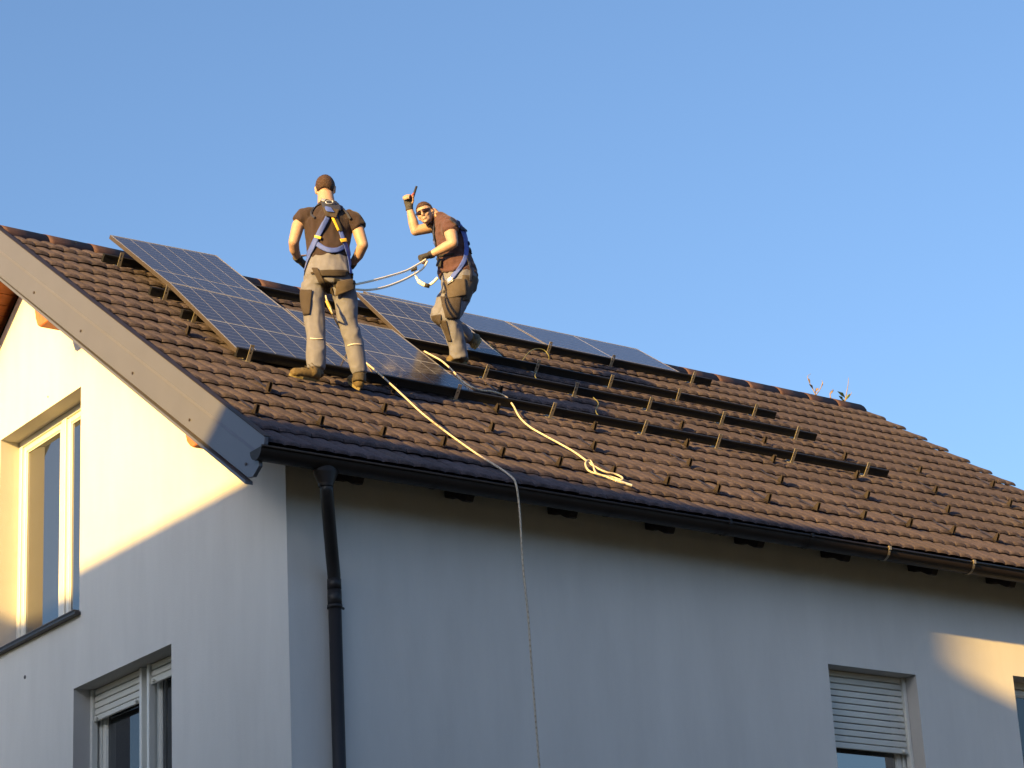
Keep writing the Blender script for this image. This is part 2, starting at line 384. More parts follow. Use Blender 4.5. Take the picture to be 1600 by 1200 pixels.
# lower drip lip and the pressed crease
lp = MB(); a0 = V3((0, .262, -.190)); a1 = V3((0, YR, YR * math.tan(TH) - .372))
lp.prism([a0 + V3((-.014, 0, -.012)), a1 + V3((-.014, 0, -.012)), a1 + V3((-.014, 0, .014)), a0 + V3((-.014, 0, .014))], V3((.06, 0, 0))); lp.build('verge_drip_edge', m_fascia, house)
cr = MB(); c0 = V3((0, .140, .014)); c1 = V3((0, YR, YR * math.tan(TH) - .115))
cr.prism([c0 + V3((-.008, 0, -.016)), c1 + V3((-.008, 0, -.016)), c1 + V3((-.001, 0, .004)), c0 + V3((-.001, 0, .004))], V3((.0075, 0, 0))); cr.build('verge_crease', m_fascia, house)
cp = MB(); a0 = V3((-.004, .012, .074)); a1 = V3((-.004, YR, YR * math.tan(TH) + .079))
cp.prism([a0, a1, a1 + V3((0, 0, .008)), a0 + V3((0, 0, .008))], V3((.055, 0, 0))); cp.build('verge_capping', m_gutter, house)
for (px, py) in ((53, 457), (126, 517), (207, 583), (296, 656), (384, 725)):
    c = onpl(px, py, 0, -.003); s = MB(); s.tube([c + V3((-.006, 0, 0)), c + V3((.004, 0, 0))], .011, 8); s.build('screw_head', m_screw, house)
vr = MB(); vr.prism([W(XR - .06, .1, -.03), W(XR - .06, SR, -.03), W(XR - .06, SR, -.22), W(XR - .06, .1, -.22)], V3((.03, 0, 0))); vr.build('verge_board', m_fascia, house)

# --- tiles -------------------------------------------------------------------
TW, TG, X0, S0 = .2723, .3604, .045, .07
def tile_mesh(flip=False, cut0=0, cut1=1):
    nx = 14; vs = []; fs = []
    L = TG + .035
    def prof(u):
        a = (u * 2) % 1.0
        return .0118 * (max(0, math.sin(math.pi * a)) ** .6)
    for i in range(nx + 1):
        u = cut0 + (cut1 - cut0) * i / nx; x = (u * (TW - .007))
        z = prof(u)
        dz = -.004 * (1 if .47 < u < .53 else 0)
        for (s, h) in ((L, z - .008), (TG * .5, z + .010), (.022, z + .0280), (.005, z + .0225), (-.006, z * .45 + .0105), (.014, z * .3 + .002)):
            vs.append((x, s, h + dz))
    k = 6
    for i in range(nx):
        for j in range(k - 1): fs.append((i * k + j, (i + 1) * k + j, (i + 1) * k + j + 1, i * k + j + 1))
    fs.append((0, 1, 2, 3, 4, 5)); n0 = nx * k; fs.append((n0 + 5, n0 + 4, n0 + 3, n0 + 2, n0 + 1, n0))
    # roof frame -> world rotation is applied by the object
    return vs, fs
RM = Matrix((V3((1, 0, 0)), SLP, NRM)).transposed()
tv, tf = tile_mesh()
tile_me = mesh('roof_tile', tv, tf, m_tile, smooth=False)
tile_me.polygons.foreach_set('use_smooth', [True] * (len(tf) - 2) + [False, False])
try: tile_me.set_sharp_from_angle(angle=R(40))
except Exception: pass
hole = set()
NC, NR_ = 39, 16
cells = []
for r in range(NR_):
    for c in range(-1, NC):
        if c == -1: continue
        cells.append((r, c))
def place(r, c):
    rng = random.Random(r * 131 + c * 7 + 5)
    P = W(X0 + c * TW, S0 + r * TG, .0)
    P = P + V3((rng.uniform(-.002, .002), 0, 0)) + SLP * rng.uniform(-.005, .005) + NRM * rng.uniform(-.001, .004)
    rz = rng.uniform(-.006, .006); ry = rng.uniform(-.010, .010)
    return P, (RM @ Matrix.Rotation(rz, 3, 'Z') @ Matrix.Rotation(ry, 3, 'Y')).to_4x4()
def dist(rc):
    P, _ = place(*rc); return (P - CAM).dot(RZ)
cells.sort(key=dist)
cnt = 0; rest_v = []; rest_f = []
for rc in cells:
    P, Mx = place(*rc)
    if cnt < 298:
        o = bpy.data.objects.new('roof_tile', tile_me); COL.objects.link(o); Mx.translation = P; o.matrix_world = Mx
        o.parent = roof; cnt += 1
    else:
        n = len(rest_v); rest_v += [P + Mx.to_3x3() @ V3(v) for v in tv]; rest_f += [tuple(i + n for i in f) for f in tf]
# verge starter strip left of column 0 and the far slope joined as well
def strip(u0, u1, xx, f=lambda P: P, rows=range(NR_)):
    sv, sf = tile_mesh(cut0=u0, cut1=u1)
    for r in rows:
        P = W(xx, S0 + r * TG, 0); global rest_v, rest_f
        n = len(rest_v); rest_v += [f(P + RM @ V3((v[0] - u0 * TW, v[1], v[2]))) for v in sv]; rest_f += [tuple(i + n for i in q) for q in sf]
strip(.9, 1.0, X0 - TW * .1 - .004)
me = mesh('roof_tile_rest', rest_v, rest_f, m_tile); me.polygons.foreach_set('use_smooth', [len(p.vertices) == 4 for p in me.polygons])
try: me.set_sharp_from_angle(angle=R(40))
except Exception: pass
o = link('distant_roof_tiles', me); o.parent = roof; o['kind'] = 'stuff'
# rear slope as courses
rv = []; rf = []
for r in range(NR_):
    for c in range(NC):
        sv = [(0, TG + .02, -.004), (TW - .004, TG + .02, -.004), (TW - .004, 0, .03), (0, 0, .03), (0, 0, 0), (TW - .004, 0, 0)]
        P = W(X0 + c * TW, S0 + r * TG, 0); n = len(rv); rv += [mir(P + RM @ V3(v)) for v in sv]; rf += [(n, n + 1, n + 2, n + 3), (n + 3, n + 2, n + 5, n + 4)]
o = link('rear_slope_tiles', mesh('rear_tiles', rv, rf, m_tile)); o.parent = roof; o['kind'] = 'stuff'
# ridge tiles
rl = .436; x = -.0 + .02 - .33
k = 0
def ridge_piece(x0, x1):
    b = MB(); n = 9; a = []; 
    for e, (x, gr) in enumerate(((x0, .0), (x0 + .05, .0), (x0 + .052, -.0005), (x1, -.004))):
        for i in range(n):
            t = math.pi * i / (n - 1) ; rr = .148 + gr
            yy = -rr * math.cos(t); zz = rr * .80 * math.sin(t) ** .8 - .066
            zz = max(zz, -abs(yy) * .62 + .03) if False else zz - abs(yy) * .35
            a.append(V3((x, YR + yy, ZR + zz)))
    fs = []
    for e in range(3):
        for i in range(n - 1): fs.append((e * n + i, e * n + i + 1, (e + 1) * n + i + 1, (e + 1) * n + i))
    b.add(a, fs)
    me = mesh('ridge_tile', b.v, b.f, m_ridge, smooth=True); o = link('ridge_tile', me); o.parent = roof
    sm = o.modifiers.new('s', 'SOLIDIFY'); sm.thickness = .003
    try: me.set_sharp_from_angle(angle=R(35))
    except Exception: pass
x = .546 - rl * 2 + .26
x = .546 - rl
ridge_piece(.01, .546 - rl + .03)
while x < XR - .05:
    ridge_piece(x, min(x + rl + .03, XR + .01)); x += rl
# snow guards
gm = MB(); 
for sx in (-.012, .012): gm.prism([V3((sx - .002, -.004, .002)), V3((sx - .002, .004, .074)), V3((sx - .002, .018, .076)), V3((sx - .002, .055, .002))], V3((.004, 0, 0)))
gm.box(V3((0, .022, .04)), V3((.011, 0, 0)), V3((0, .002, 0)), V3((0, 0, .030))); gm.box(V3((0, .15, .012)), V3((.014, 0, 0)), V3((0, .15, 0)), V3((0, 0, .002)))
guard_me = mesh('snow_guard', gm.v, gm.f, m_guard)
spots = [(.27 + .5475 * k, .745) for k in range(19)] + [(.75 + 1.037 * k, 1.50) for k in range(10)] + [(.20 + 1.037 * k, 2.22) for k in range(2, 10)] + [(.70 + 1.03 * k, 2.95) for k in (0, 1, 3, 5, 6, 7, 8, 9)]
for (x, s) in spots:
    if x > XR - .1: continue
    o = bpy.data.objects.new('snow_guard', guard_me); COL.objects.link(o)
    mm = (RM @ Matrix.Rotation(random.uniform(-.09, .09), 3, 'Z')).to_4x4(); mm.translation = W(x, s + random.uniform(-.01, .012), .028); o.matrix_world = mm; o.parent = roof

# --- gutter and downpipe --------------------------------------------------------
gt = MB(); n = 11; gx0, gx1 = -.035, XR - .05; RG = .079; cy, cz = .078, -.004
def gsec(x, r): return [V3((x, cy - r * math.cos(math.pi * i / (n - 1)), cz - r * math.sin(math.pi * i / (n - 1)))) for i in range(n)]
A = gsec(gx0, RG) + gsec(gx1, RG) + gsec(gx0, RG - .004) + gsec(gx1, RG - .004)
F = []
for i in range(n - 1):
    F.append((i, i + 1, n + i + 1, n + i)); F.append((2 * n + i, 3 * n + i, 3 * n + i + 1, 2 * n + i + 1))
gt.add(A, F)
gt.tube([V3((gx0, cy - RG - .004, cz + .002)), V3((gx1, cy - RG - .004, cz + .002))], .0105, 10)
gt.add(gsec(gx0, RG) , [tuple(range(n))]); gt.add(gsec(gx1, RG), [tuple(range(n))])
gutter = gt.build('gutter', m_gutter, house); 
gutter.data.polygons.foreach_set('use_smooth', [len(p.vertices) == 4 for p in gutter.data.polygons])
gutter_children = []
jx = [2.13, 4.35, 5.35, 6.05, 8.3]
for x in (1.45, 3.05, 4.13, 5.05):                     # joints
    b = MB(); r = RG + .004
    for (xa, xb) in ((x - .012, x + .012),):
        P = gsec(xa, r) + gsec(xb, r); b.add(P, [(i, i + 1, n + i + 1, n + i) for i in range(n - 1)])
    o = b.build('gutter_joint', m_gutter, None); o.parent = gutter; o.location = (0, 0, 0)
for (px, py) in ((1388, 850), (1520, 872), (1268, 838), (1140, 815)):
    x = onpl(px, py, 1, 0).x; b = MB(); r = RG + .006
    for (xa, xb) in ((x - .013, x + .013),):
        P = gsec(xa, r) + gsec(xb, r) ; b.add(P, [(i, i + 1, n + i + 1, n + i) for i in range(n - 1)])
    b.box(V3((x, cy - RG - .012, cz + .004)), V3((.013, 0, 0)), V3((0, .008, 0)), V3((0, 0, .016)))
    o = b.build('gutter_bracket', m_brkt if px > 1300 else m_gutter, None); o.parent = gutter; o.location = (0, 0, 0)
px_ = .53; X2 = .79; DPO = V3((X2, BY - .07, 0))
dp = empty('downpipe', (X2, BY - .07, 0), house)
def dbuild(mb, nm, m=m_pipe, sm=True):
    o = mb.build(nm, m, None, smooth=sm); o.parent = dp; o.location = -DPO; return o
dp.location = DPO - house.location
top = V3((px_, cy, -.062))
# funnel outlet: rectangular top tapering to round
f = MB(); secs = []
for (z, a, b_) in ((-.055, .085, .058), (-.095, .098, .060), (-.178, .056, .053), (-.20, .052, .052)):
    secs.append([V3((px_ + a * math.cos(t) * (1 if abs(math.cos(t)) < .99 else 1), cy + b_ * math.sin(t), z)) for t in [2 * math.pi * i / 20 for i in range(20)]])
for s in range(3): f.add(secs[s] + secs[s + 1], [(i, (i + 1) % 20, 20 + (i + 1) % 20, 20 + i) for i in range(20)])
o = dbuild(f, 'hopper', m_gutter)
pb = onpl(522, 905, 1, BY - .07)
X2 = pb.x
p0 = V3((px_, cy, -.17)); p3 = V3((X2, BY - .07, pb.z))
sw = MB(); sw.tube([p0, p0 + V3((.005, 0, -.05)), p0.lerp(p3, .25), p0.lerp(p3, .75), p3 + V3((0, 0, .03)), p3 + V3((0, 0, -.08))], .047, 20); dbuild(sw, 'swan_neck')
m_ = MB(); m_.tube([p3 + V3((0, 0, -.05)), V3((X2, BY - .07, -6.8))], .047, 20); dbuild(m_, 'pipe')
m_ = MB(); m_.tube([p3 + V3((0, 0, .0)), p3 + V3((0, 0, -.075))], .0505, 20); m_.tube([p3 + V3((0, 0, -.085)), p3 + V3((0, 0, -.20))], .051, 20); dbuild(m_, 'collar')
m_ = MB(); q = p3 + V3((0, 0, -.19)); m_.tube([q, q + V3((0, 0, -.025))], .055, 20); m_.tube([q + V3((.05, 0, -.012)), q + V3((.085, .02, -.012))], .010, 8); m_.tube([q + V3((0, .05, -.012)), q + V3((0, .068, -.012))], .012, 8); dbuild(m_, 'clamp')
for z in (-3.6, -5.6):
    m_ = MB(); q = V3((X2, BY - .07, z)); m_.tube([q, q + V3((0, 0, -.025))], .055, 20); m_.tube([q + V3((0, .05, -.012)), q + V3((0, .068, -.012))], .012, 8); dbuild(m_, 'clamp')
# ================================================================= NEIGHBOUR (stands left of the camera, casts the evening shadow)
NXX = -14.0
def nb(u, v): return V3((NXX, u + K1 * NXX, v - K2 * NXX))
nh = empty('neighbouring_house', nb(0, 0) * 1.0); nh.location = (NXX, nb(0, 0).y, -6.9)
tag(nh, 'neighbouring gabled house standing across the garden to the left', 'house')
def nbuild(mb, nm, m): 
    return mb.build(nm, m, nh)
m_nwall = mat('neighbour_plaster', (.5, .42, .3), .9, 0, .05, 1); m_nroof = mat('neighbour_roof', (.16, .06, .04), .85, 0, .2, 6)
sil = [(-1.61, 1.74), (-1.45, 1.64), (-1.30, 1.48), (-.87, 1.25), (-.43, 1.02), (.14, .78), (.50, .54), (.86, .28)]
e = MB(); base = -6.9 + K2 * NXX

pl = [V3((NXX, nb(-1.60, 0).y, -6.9))] + [nb(u + (.01 if i == 0 else 0), v - .12) for i, (u, v) in enumerate(sil)] + [V3((NXX, nb(.80, 0).y, -6.9))]
e.prism(pl, V3((-9, 0, 0))); nbuild(e, 'wall', m_nwall)
for i in range(len(sil) - 1):
    a, b = nb(*sil[i]), nb(*sil[i + 1]); e = MB(); e.prism([a, b, b + V3((0, 0, -.11)), a + V3((0, 0, -.11))], V3((-9.3, 0, 0))); nbuild(e, 'roof_slope', m_nroof)
e = MB(); e.abox(NXX - 8, NXX - .4, nb(.83, 0).y, nb(11, 0).y, -6.9, nb(0, .14).z); nbuild(e, 'wing_wall', m_nwall)
e = MB(); a = nb(.85, .26); b = nb(11.5, .28); e.abox(NXX - 8.4, NXX, a.y, b.y, a.z - .12, a.z); nbuild(e, 'wing_roof', m_nroof)
e = MB(); e.abox(NXX - 7, NXX - .3, nb(-9, 0).y, nb(-1.50, 0).y, -6.9, nb(0, 1.02).z); nbuild(e, 'side_wing_wall', m_nwall)
e = MB(); a = nb(-9.5, 1.16); b = nb(-1.61, 1.20); e.abox(NXX - 7.4, NXX, a.y, b.y, a.z - .12, a.z); nbuild(e, 'side_wing_roof', m_nroof)

m_bark = mat('tree_bark', (.06, .045, .035), .9); m_fol = mat('tree_foliage', (.045, .045, .022), .8, 0, .3, 3)
def blocker_tree(x, y, h, r, label):  # out of view, added to keep low sky light off the upper wall
    rt = empty('blocker_tree', (x, y, -6.9)); tag(rt, label, 'blocker_tree', 'unseen trees added behind the camera to block low sky'); rg_ = random.Random(int(x * 7 + 100))
    b = MB(); b.tube([V3((x, y, -6.9)), V3((x + .1, y, -6.9 + h * .3)), V3((x, y + .1, -6.9 + h * .7))], [.28, .2, .08], 8); b.build('trunk', m_bark, rt)
    vs = []; fs = []
    for i in range(1500):
        u = rg_.gauss(0, 1), rg_.gauss(0, 1), rg_.gauss(0, 1); L_ = math.sqrt(sum(a * a for a in u)); q = rg_.uniform(.55, 1) * (1 + .25 * noise.noise(V3(u) * 1.3 / L_))
        c = V3((x + u[0] / L_ * r * q, y + u[1] / L_ * r * .8 * q, -6.9 + h * .58 + u[2] / L_ * h * .42 * q))
        a = V3((rg_.uniform(-1, 1), rg_.uniform(-1, 1), rg_.uniform(-1, 1))).normalized() * .34; b_ = a.cross(V3((rg_.uniform(-1, 1), rg_.uniform(-1, 1), rg_.uniform(-1, 1)))).normalized() * .26
        n = len(vs); vs += [c - a, c + b_, c + a, c - b_]; fs.append((n, n + 1, n + 2, n + 3))
    link('crown', mesh('crown', vs, fs, m_fol), rt)
for i, x in enumerate((-30, -24, -18, -12, -6, 0, 6, 12, 18, 24, 30, 36)):
    blocker_tree(x + .7 * math.sin(i * 3), -26 + .8 * math.cos(i * 5), (12.8 if x < 20 else 9.0) + 1.3 * math.sin(i * 2.1), 3.9, 'one of the unseen trees added behind the camera to block low sky')

# ================================================================= SOLAR INSTALLATION
GRP = 'solar modules laid on the rails of the roof'
def cross_h(px, py, X):                                # height above the roof at which a sight line has the given X
    lo, hi = -.1, .8
    for _ in range(50):
        m = (lo + hi) / 2
        if onroof(px, py, m).x > X: lo = m
        else: hi = m
    return (lo + hi) / 2
def module(TL, TR, BR, BL, hb, ht, label, mid=.5, ncol=6, land=False, per=None):
    if ht is None:
        ht = .5 * (cross_h(*TL, onroof(*BL, hb).x) + cross_h(*TR, onroof(*BR, hb).x))
    c = [onroof(*TL, ht), onroof(*TR, ht), onroof(*BR, hb), onroof(*BL, hb)]
    root = empty('solar_panel', c[3]); tag(root, label, 'solar panel', GRP)
    nrm = (c[2] - c[3]).cross((c[0] + c[1] - c[2] - c[3])).normalized()
    def onp(p):
        d = ray(*p); return CAM + d * ((c[3] - CAM).dot(nrm) / d.dot(nrm))
    c = [onp(TL), onp(TR), onp(BR), c[3]]
    def Q(u, v, z=0):
        return (c[3] * (1 - u) + c[2] * u) * (1 - v) + (c[0] * (1 - u) + c[1] * u) * v + nrm * z - c[3]
    Wd = ((c[2] - c[3]).length + (c[1] - c[0]).length) / 2; H = ((c[0] - c[3]).length + (c[1] - c[2]).length) / 2
    def slab(mb, u0, u1, v0, v1, z0, z1, mi=0):
        mb.add([Q(u, v, z) for z in (z0, z1) for (u, v) in ((u0, v0), (u1, v0), (u1, v1), (u0, v1))], [(3, 2, 1, 0), (4, 5, 6, 7), (0, 1, 5, 4), (1, 2, 6, 5), (2, 3, 7, 6), (3, 0, 4, 7)], mi)
    fu, fv = .011 / Wd, .011 / H
    f = MB(); slab(f, 0, fu, 0, 1, -.035, .0); slab(f, 1 - fu, 1, 0, 1, -.035, 0); slab(f, fu, 1 - fu, 0, fv, -.035, 0); slab(f, fu, 1 - fu, 1 - fv, 1, -.035, 0)
    def bb(mb, nm, m, bev=0):
        me = mesh(nm, mb.v, mb.f, m, mb.m); o = bpy.data.objects.new(nm, me); COL.objects.link(o); o.parent = root; return o
    bb(f, 'frame', m_framed)
    f = MB(); tw = 1.0
    slab(f, 0, fu * tw, 0, 1, .0005, .0012); slab(f, 1 - fu * tw, 1, 0, 1, .0005, .0012); slab(f, fu * tw, 1 - fu * tw, 0, fv * tw, .0005, .0012); slab(f, fu * tw, 1 - fu * tw, 1 - fv * tw, 1, .0005, .0012)
    bb(f, 'frame_lip', m_frame)
    f = MB(); slab(f, fu, 1 - fu, fv, 1 - fv, -.008, -.0020); bb(f, 'backsheet', m_back)
    m = 1 - mid
    gu, gv = .0065 / Wd, .012 / H
    if not land:
        us = [fu + gu + (1 - 2 * fu - 2 * gu) * i / ncol for i in range(ncol + 1)]; vsx = [(fv + gv, m - gv * .6), (m + gv * .6, 1 - fv - gv)]
        blocks = [(us[i] + (gu * .5 if i else 0), us[i + 1] - (gu * .5 if i < ncol - 1 else 0), a, b) for i in range(ncol) for a, b in vsx]
    else:
        vv = [fv + gv + (1 - 2 * fv - 2 * gv) * i / 6 for i in range(7)]; uu = [(fu + gu, m - gu * 1.6), (m + gu * 1.6, 1 - fu - gu)]
        blocks = [(a, b, vv[i] + gv * .2, vv[i + 1] - gv * .2) for i in range(6) for a, b in uu]
    for (u0, u1, v0, v1) in blocks:
        vs = [Q(u, v, z) for z in (-.0019, -.0008) for (u, v) in ((u0, v0), (u1, v0), (u1, v1), (u0, v1))]
        uv = [(u * Wd, v * H) if not land else (v * H, u * Wd * 0 + v * H * 1.0) for z in (0, 1) for (u, v) in ((u0, v0), (u1, v0), (u1, v1), (u0, v1))]
        me = mesh('cell_string', vs, [(4, 5, 6, 7), (0, 1, 5, 4), (1, 2, 6, 5), (2, 3, 7, 6), (3, 0, 4, 7)], m_cell, uvs=uv)
        o = bpy.data.objects.new('cell_string', me); COL.objects.link(o); o.parent = root
    return root
module((263, 440), (442, 480.5), (558.5, 577.5), (370, 545), .10, None, 'lower left solar panel beside the boots of the man seen from behind', mid=.565)
module((446, 482), (613.5, 515), (742, 613), (561, 578.5), .10, None, 'lower solar panel with the free right edge where the second rope crosses its corner', mid=.565)
h0 = cross_h(263, 440, onroof(370, 545, .10).x) - .045
module((172, 367), (338, 399), (452, 489), (272, 448), h0 - .02, None, 'leftmost upper solar panel rising above the ridge line', mid=.66)
module((557, 456), (703, 487), (785, 557), (632, 527), .12, None, 'upper solar panel behind the two men, sky mirrored in it', mid=.46)
P1 = rs(790, 502, .085), rs(855, 538, .085), rs(996, 545, .085), rs(1062, 582, .085)
def proj(P):
    d = P - CAM; z = d.dot(RZ); return (800 + FPX * d.dot(RX) / z, 600 + FPX * d.dot(RY) / z)
xa, xb = (P1[0][0] + P1[1][0]) / 2, (P1[2][0] + P1[3][0]) / 2; st, sb = (P1[0][1] + P1[2][1]) / 2, (P1[1][1] + P1[3][1]) / 2
wl = xb - xa
def fl(x0, x1, label):
    q = lambda x, s: proj(W(x, s, .085)); return module(q(x0, st), q(x1, st), q(x1, sb), q(x0, sb), .085, .085, label, land=True)
fl(xa - wl - .02, xa - .02, 'solar panel lying lengthwise under the ridge right behind the man holding the rope')
fl(xa, xb, 'rightmost solar panel lying lengthwise under the ridge')
# rails with roof hooks
rails = [(2.42, .89, 8.01, [(400, 560), (719, 617), (868, 645), (1012, 672), (1130, 695), (1244, 715), (1365, 740)], 'lowest black mounting rail with steel hooks below the solar panels'),
         (3.46, .86, 7.93, [(313, 500), (768, 588), (908, 615), (1023, 637), (1135, 658), (1252, 681)], 'second black mounting rail counted up from the gutter'),
         (4.14, .86, 7.93, [(258, 458), (843, 577), (955, 598), (1066, 622), (1184, 645)], 'third black mounting rail counted up from the gutter'),
         (5.18, .84, 7.85, [(184, 405), (862, 548), (967, 572), (1083, 592)], 'topmost black mounting rail along the lower edge of the far panels')]
hk = MB()                                              # a hook: foot, riser with slot, arm (local roof frame)
def lbox(x0, x1, s0, s1, h0, h1): hk.box(V3(((x0 + x1) / 2, (s0 + s1) / 2, (h0 + h1) / 2)), V3(((x1 - x0) / 2, 0, 0)), V3((0, (s1 - s0) / 2, 0)), V3((0, 0, (h1 - h0) / 2)))
lbox(-.017, -.006, -.003, .003, .0, .135); lbox(.006, .017, -.003, .003, .0, .135); lbox(-.006, .006, -.003, .003, .0, .055); lbox(-.006, .006, -.003, .003, .115, .135); lbox(-.006, .006, -.003, .003, .072, .085)
lbox(-.017, .017, -.002, .16, -.004, .001); lbox(-.05, .05, -.02, .05, -.010, -.004)
hook_me = mesh('roof_hook', hk.v, hk.f, m_hook)
for (s, x0, x1, hooks, label) in rails:
    root = empty('mounting_rail', W((x0 + x1) / 2, s, .03)); tag(root, label, 'mounting rail', 'black mounting rails bolted across the roof')
    r = MB(); hh = .052
    r.rbox(x0, x1, s, s + .038, hh - .012, hh + .064); r.rbox(x0 + .002, x1 - .002, s - .005, s - .0005, hh - .011, hh + .003); r.rbox(x0 + .002, x1 - .002, s - .005, s - .0005, hh + .048, hh + .063)
    r.build('rail', m_rail, root)
    for (px, py) in hooks:
        x = rs(px, py, .085)[0]
        o = bpy.data.objects.new('roof_hook', hook_me); COL.objects.link(o); mm = (RM @ Matrix.Rotation(random.uniform(-.04, .04), 3, 'Y')).to_4x4()
        mm.translation = W(x, s - .012, .028) - root.location; o.matrix_local = mm; o.parent = root; o.matrix_local = mm

# ================================================================= ROPES AND CABLES
def catmull(P, n=8):
    out = []; Q = [P[0] * 2 - P[1]] + P + [P[-1] * 2 - P[-2]]
    for i in range(1, len(Q) - 2):
        for k in range(n):
            t = k / n; a, b, c, d = Q[i - 1], Q[i], Q[i + 1], Q[i + 2]
            out.append(.5 * ((2 * b) + (c - a) * t + (2 * a - 5 * b + 4 * c - d) * t * t + (3 * b - a - 3 * c + d) * t ** 3))
    return out + [P[-1]]
m_rope = mat('pale_rope', (.50, .44, .36), .85, 0, .1, 60, .002, 300); m_rope2 = mat('rope_marker_yarn', (.34, .28, .20), .85)
m_cable = mat('yellow_green_wire', (.15, .145, .045), .5)
def seg_resample(pts, st):
    out = [pts[0]]; acc = 0
    for a, b in zip(pts, pts[1:]):
        L = (b - a).length; d = st - acc
        while d <= L: out.append(a.lerp(b, d / L)); d += st
        acc = (acc + L) % st
    return out
def rope(pts, r, name, label, n=8, tw=(2.6, 8, 1.5), group='pale climbing ropes of the two roofers', cat='rope', st=.012, mats=None):
    p = seg_resample(catmull(pts, 10), st); b = MB(); b.tube(p, r, n, twist=tw)
    o = b.build(name, mats or [m_rope, m_rope2], None, smooth=True, org=p[0]); tag(o, label, cat, group); return o
hgt = .062
r1 = [onroof(546, 545, .115), onroof(566, 562, .115), onroof(588, 580, .12), onroof(606, 596, .13), onroof(632, 620, .17), onroof(660, 646, .17), onroof(700, 677, .10), onroof(745, 709, .06), onroof(780, 731, .055)]
gx = onpl(806, 757, 1, -.02)
r1 += [onpl(798, 744, 1, .03) + V3((0, 0, .0)), V3((gx.x, -.022, .012))]
for (px, py, yy) in ((812, 800, -.02), (817, 880, -.025), (825, 960, -.03), (830, 1030, -.035), (836, 1110, -.04), (843, 1200, -.05)): r1.append(onpl(px, py, 1, yy))
q = r1[-1]; r1 += [q + V3((.02, -.02, -1.2)), V3((q.x + .03, q.y - .05, -6.72)), V3((q.x + .2, q.y - .25, -6.78))]
rope(r1, .0078, 'rope', 'long rope that runs over the gutter and hangs down the grey wall', st=.014)
r2 = [(663, 549, .13), (676, 556, .13), (690, 564, .13), (706, 578, .13), (722, 595, .12), (738, 605, .12), (752, 610, .11), (770, 612, .12), (790, 620, .10), (802, 634, .08), (812, 652, .065), (828, 667, .062), (852, 681, .062), (876, 694, .06), (900, 708, .06), (926, 727, .06), (945, 737, .055), (962, 741, .055), (972, 746, .055), (971, 750, .05), (955, 745, .045), (938, 742, .045), (930, 737, .055), (927, 727, .06), (921, 719, .07), (915, 723, .065), (917, 732, .05), (925, 738, .045), (945, 744, .05), (968, 753, .055), (986, 758, .05)]
rope([onroof(a, b, c) for a, b, c in r2], .0082, 'rope', 'second rope lying loose on the tiles and ending in a small loop', st=.014)
b = MB(); e0 = onroof(962, 750.5, .058); e1 = onroof(987, 758.5, .052); b.tube([e0, e1], .0115, 8); tag(b.build('rope_end_sleeve', mat('whitish_sleeve', (.5, .52, .55), .6), None, org=e0), 'whitish sleeve on the loose rope end above the gutter', 'rope sleeve')
def wire(pts, r, label):
    b = MB(); P = catmull([onroof(*p) for p in pts], 6); b.tube(P, r, 6); tag(b.build('cable', m_cable, None, smooth=True, org=P[0]), label, 'cable', 'thin wires between the rails')
wire([(815, 565, .03), (826, 551, .08), (838, 545, .10), (850, 547, .10), (857, 555, .07), (858, 562, .03)], .0045, 'thin wire arching beside the hook under the middle far panel')
wire([(838, 580, .09), (836, 588, .07), (842, 594, .05), (858, 598, .045), (880, 601, .05)], .0045, 'thin wire looping in the shade between the second and third rail')
wire([(927, 621, .10), (935, 630, .08), (931, 641, .06), (935, 649, .05), (948, 653, .05), (970, 656, .055)], .0045, 'thin yellowish wire hanging by the hook in the middle of the lower rails')
wire([(765, 538, .10), (776, 548, .06), (788, 560, .04), (800, 566, .04)], .004, 'thin wire beside the edge of the panel behind the right man')
# weeds growing on the ridge
m_weed = mat('dry_weed', (.24, .17, .09), .8, 0, .2, 30); m_leaf = mat('green_weed_leaf', (.10, .15, .05), .7, 0, .2, 30)
def weed(base, stems, leaves, label):
    B = onpl(base[0], base[1], 1, YR); root = empty('weed', B); tag(root, label, 'weed', 'weeds growing on the ridge')
    for st_ in stems:
        P = [onpl(x, y, 1, YR + dy) for x, y, dy in st_]; P = catmull(P, 4) if len(P) > 2 else P
        n_ = len(P); b = MB(); b.tube(P, [.0065 * (1 - .75 * i / n_) for i in range(n_)], 6); b.build('stem', m_weed, root, smooth=True)
    for (x0, y0, x1, y1, wd) in leaves:
        a = onpl(x0, y0, 1, YR - .02); c = onpl(x1, y1, 1, YR - .06); s = (c - a).cross(RZ).normalized() * wd / 170
        b = MB(); m = a.lerp(c, .45) + NRM * .01
        b.add([a, m + s, c, m - s, m + V3((0, -.012, .01))], [(0, 1, 4), (1, 2, 4), (2, 3, 4), (3, 0, 4)]); b.build('leaf', m_leaf if wd > 2.2 else m_weed, root)
weed((1275, 618), [[(1275, 618, 0), (1270, 608, 0), (1264, 596, .03), (1262, 588, .05), (1267, 584, .05)], [(1275, 617, 0), (1282, 607, -.03), (1285, 598, -.05), (1284, 594, -.05)], [(1274, 614, 0), (1275, 606, .05)]], [(1266, 602, 1262, 590, 1.5), (1271, 609, 1264, 600, 2.0), (1283, 606, 1286, 597, 1.4), (1275, 612, 1279, 606, 2.0)], 'dry weed with two curved stems on the ridge')
weed((1320, 629), [[(1320, 629, 0), (1322, 618, 0), (1325, 602, .03), (1326, 590, .05)], [(1320, 626, 0), (1328, 618, -.04), (1331, 613, -.05)], [(1298, 622, 0), (1297, 614, 0), (1302, 608, 0)]], [(1321, 622, 1308, 611, 3.4), (1321, 624, 1329, 615, 2.4), (1318, 627, 1310, 618, 2.6), (1320, 628, 1315, 626, 3), (1297, 617, 1303, 609, 1.6)], 'small green leaved weed at the end of the ridge')
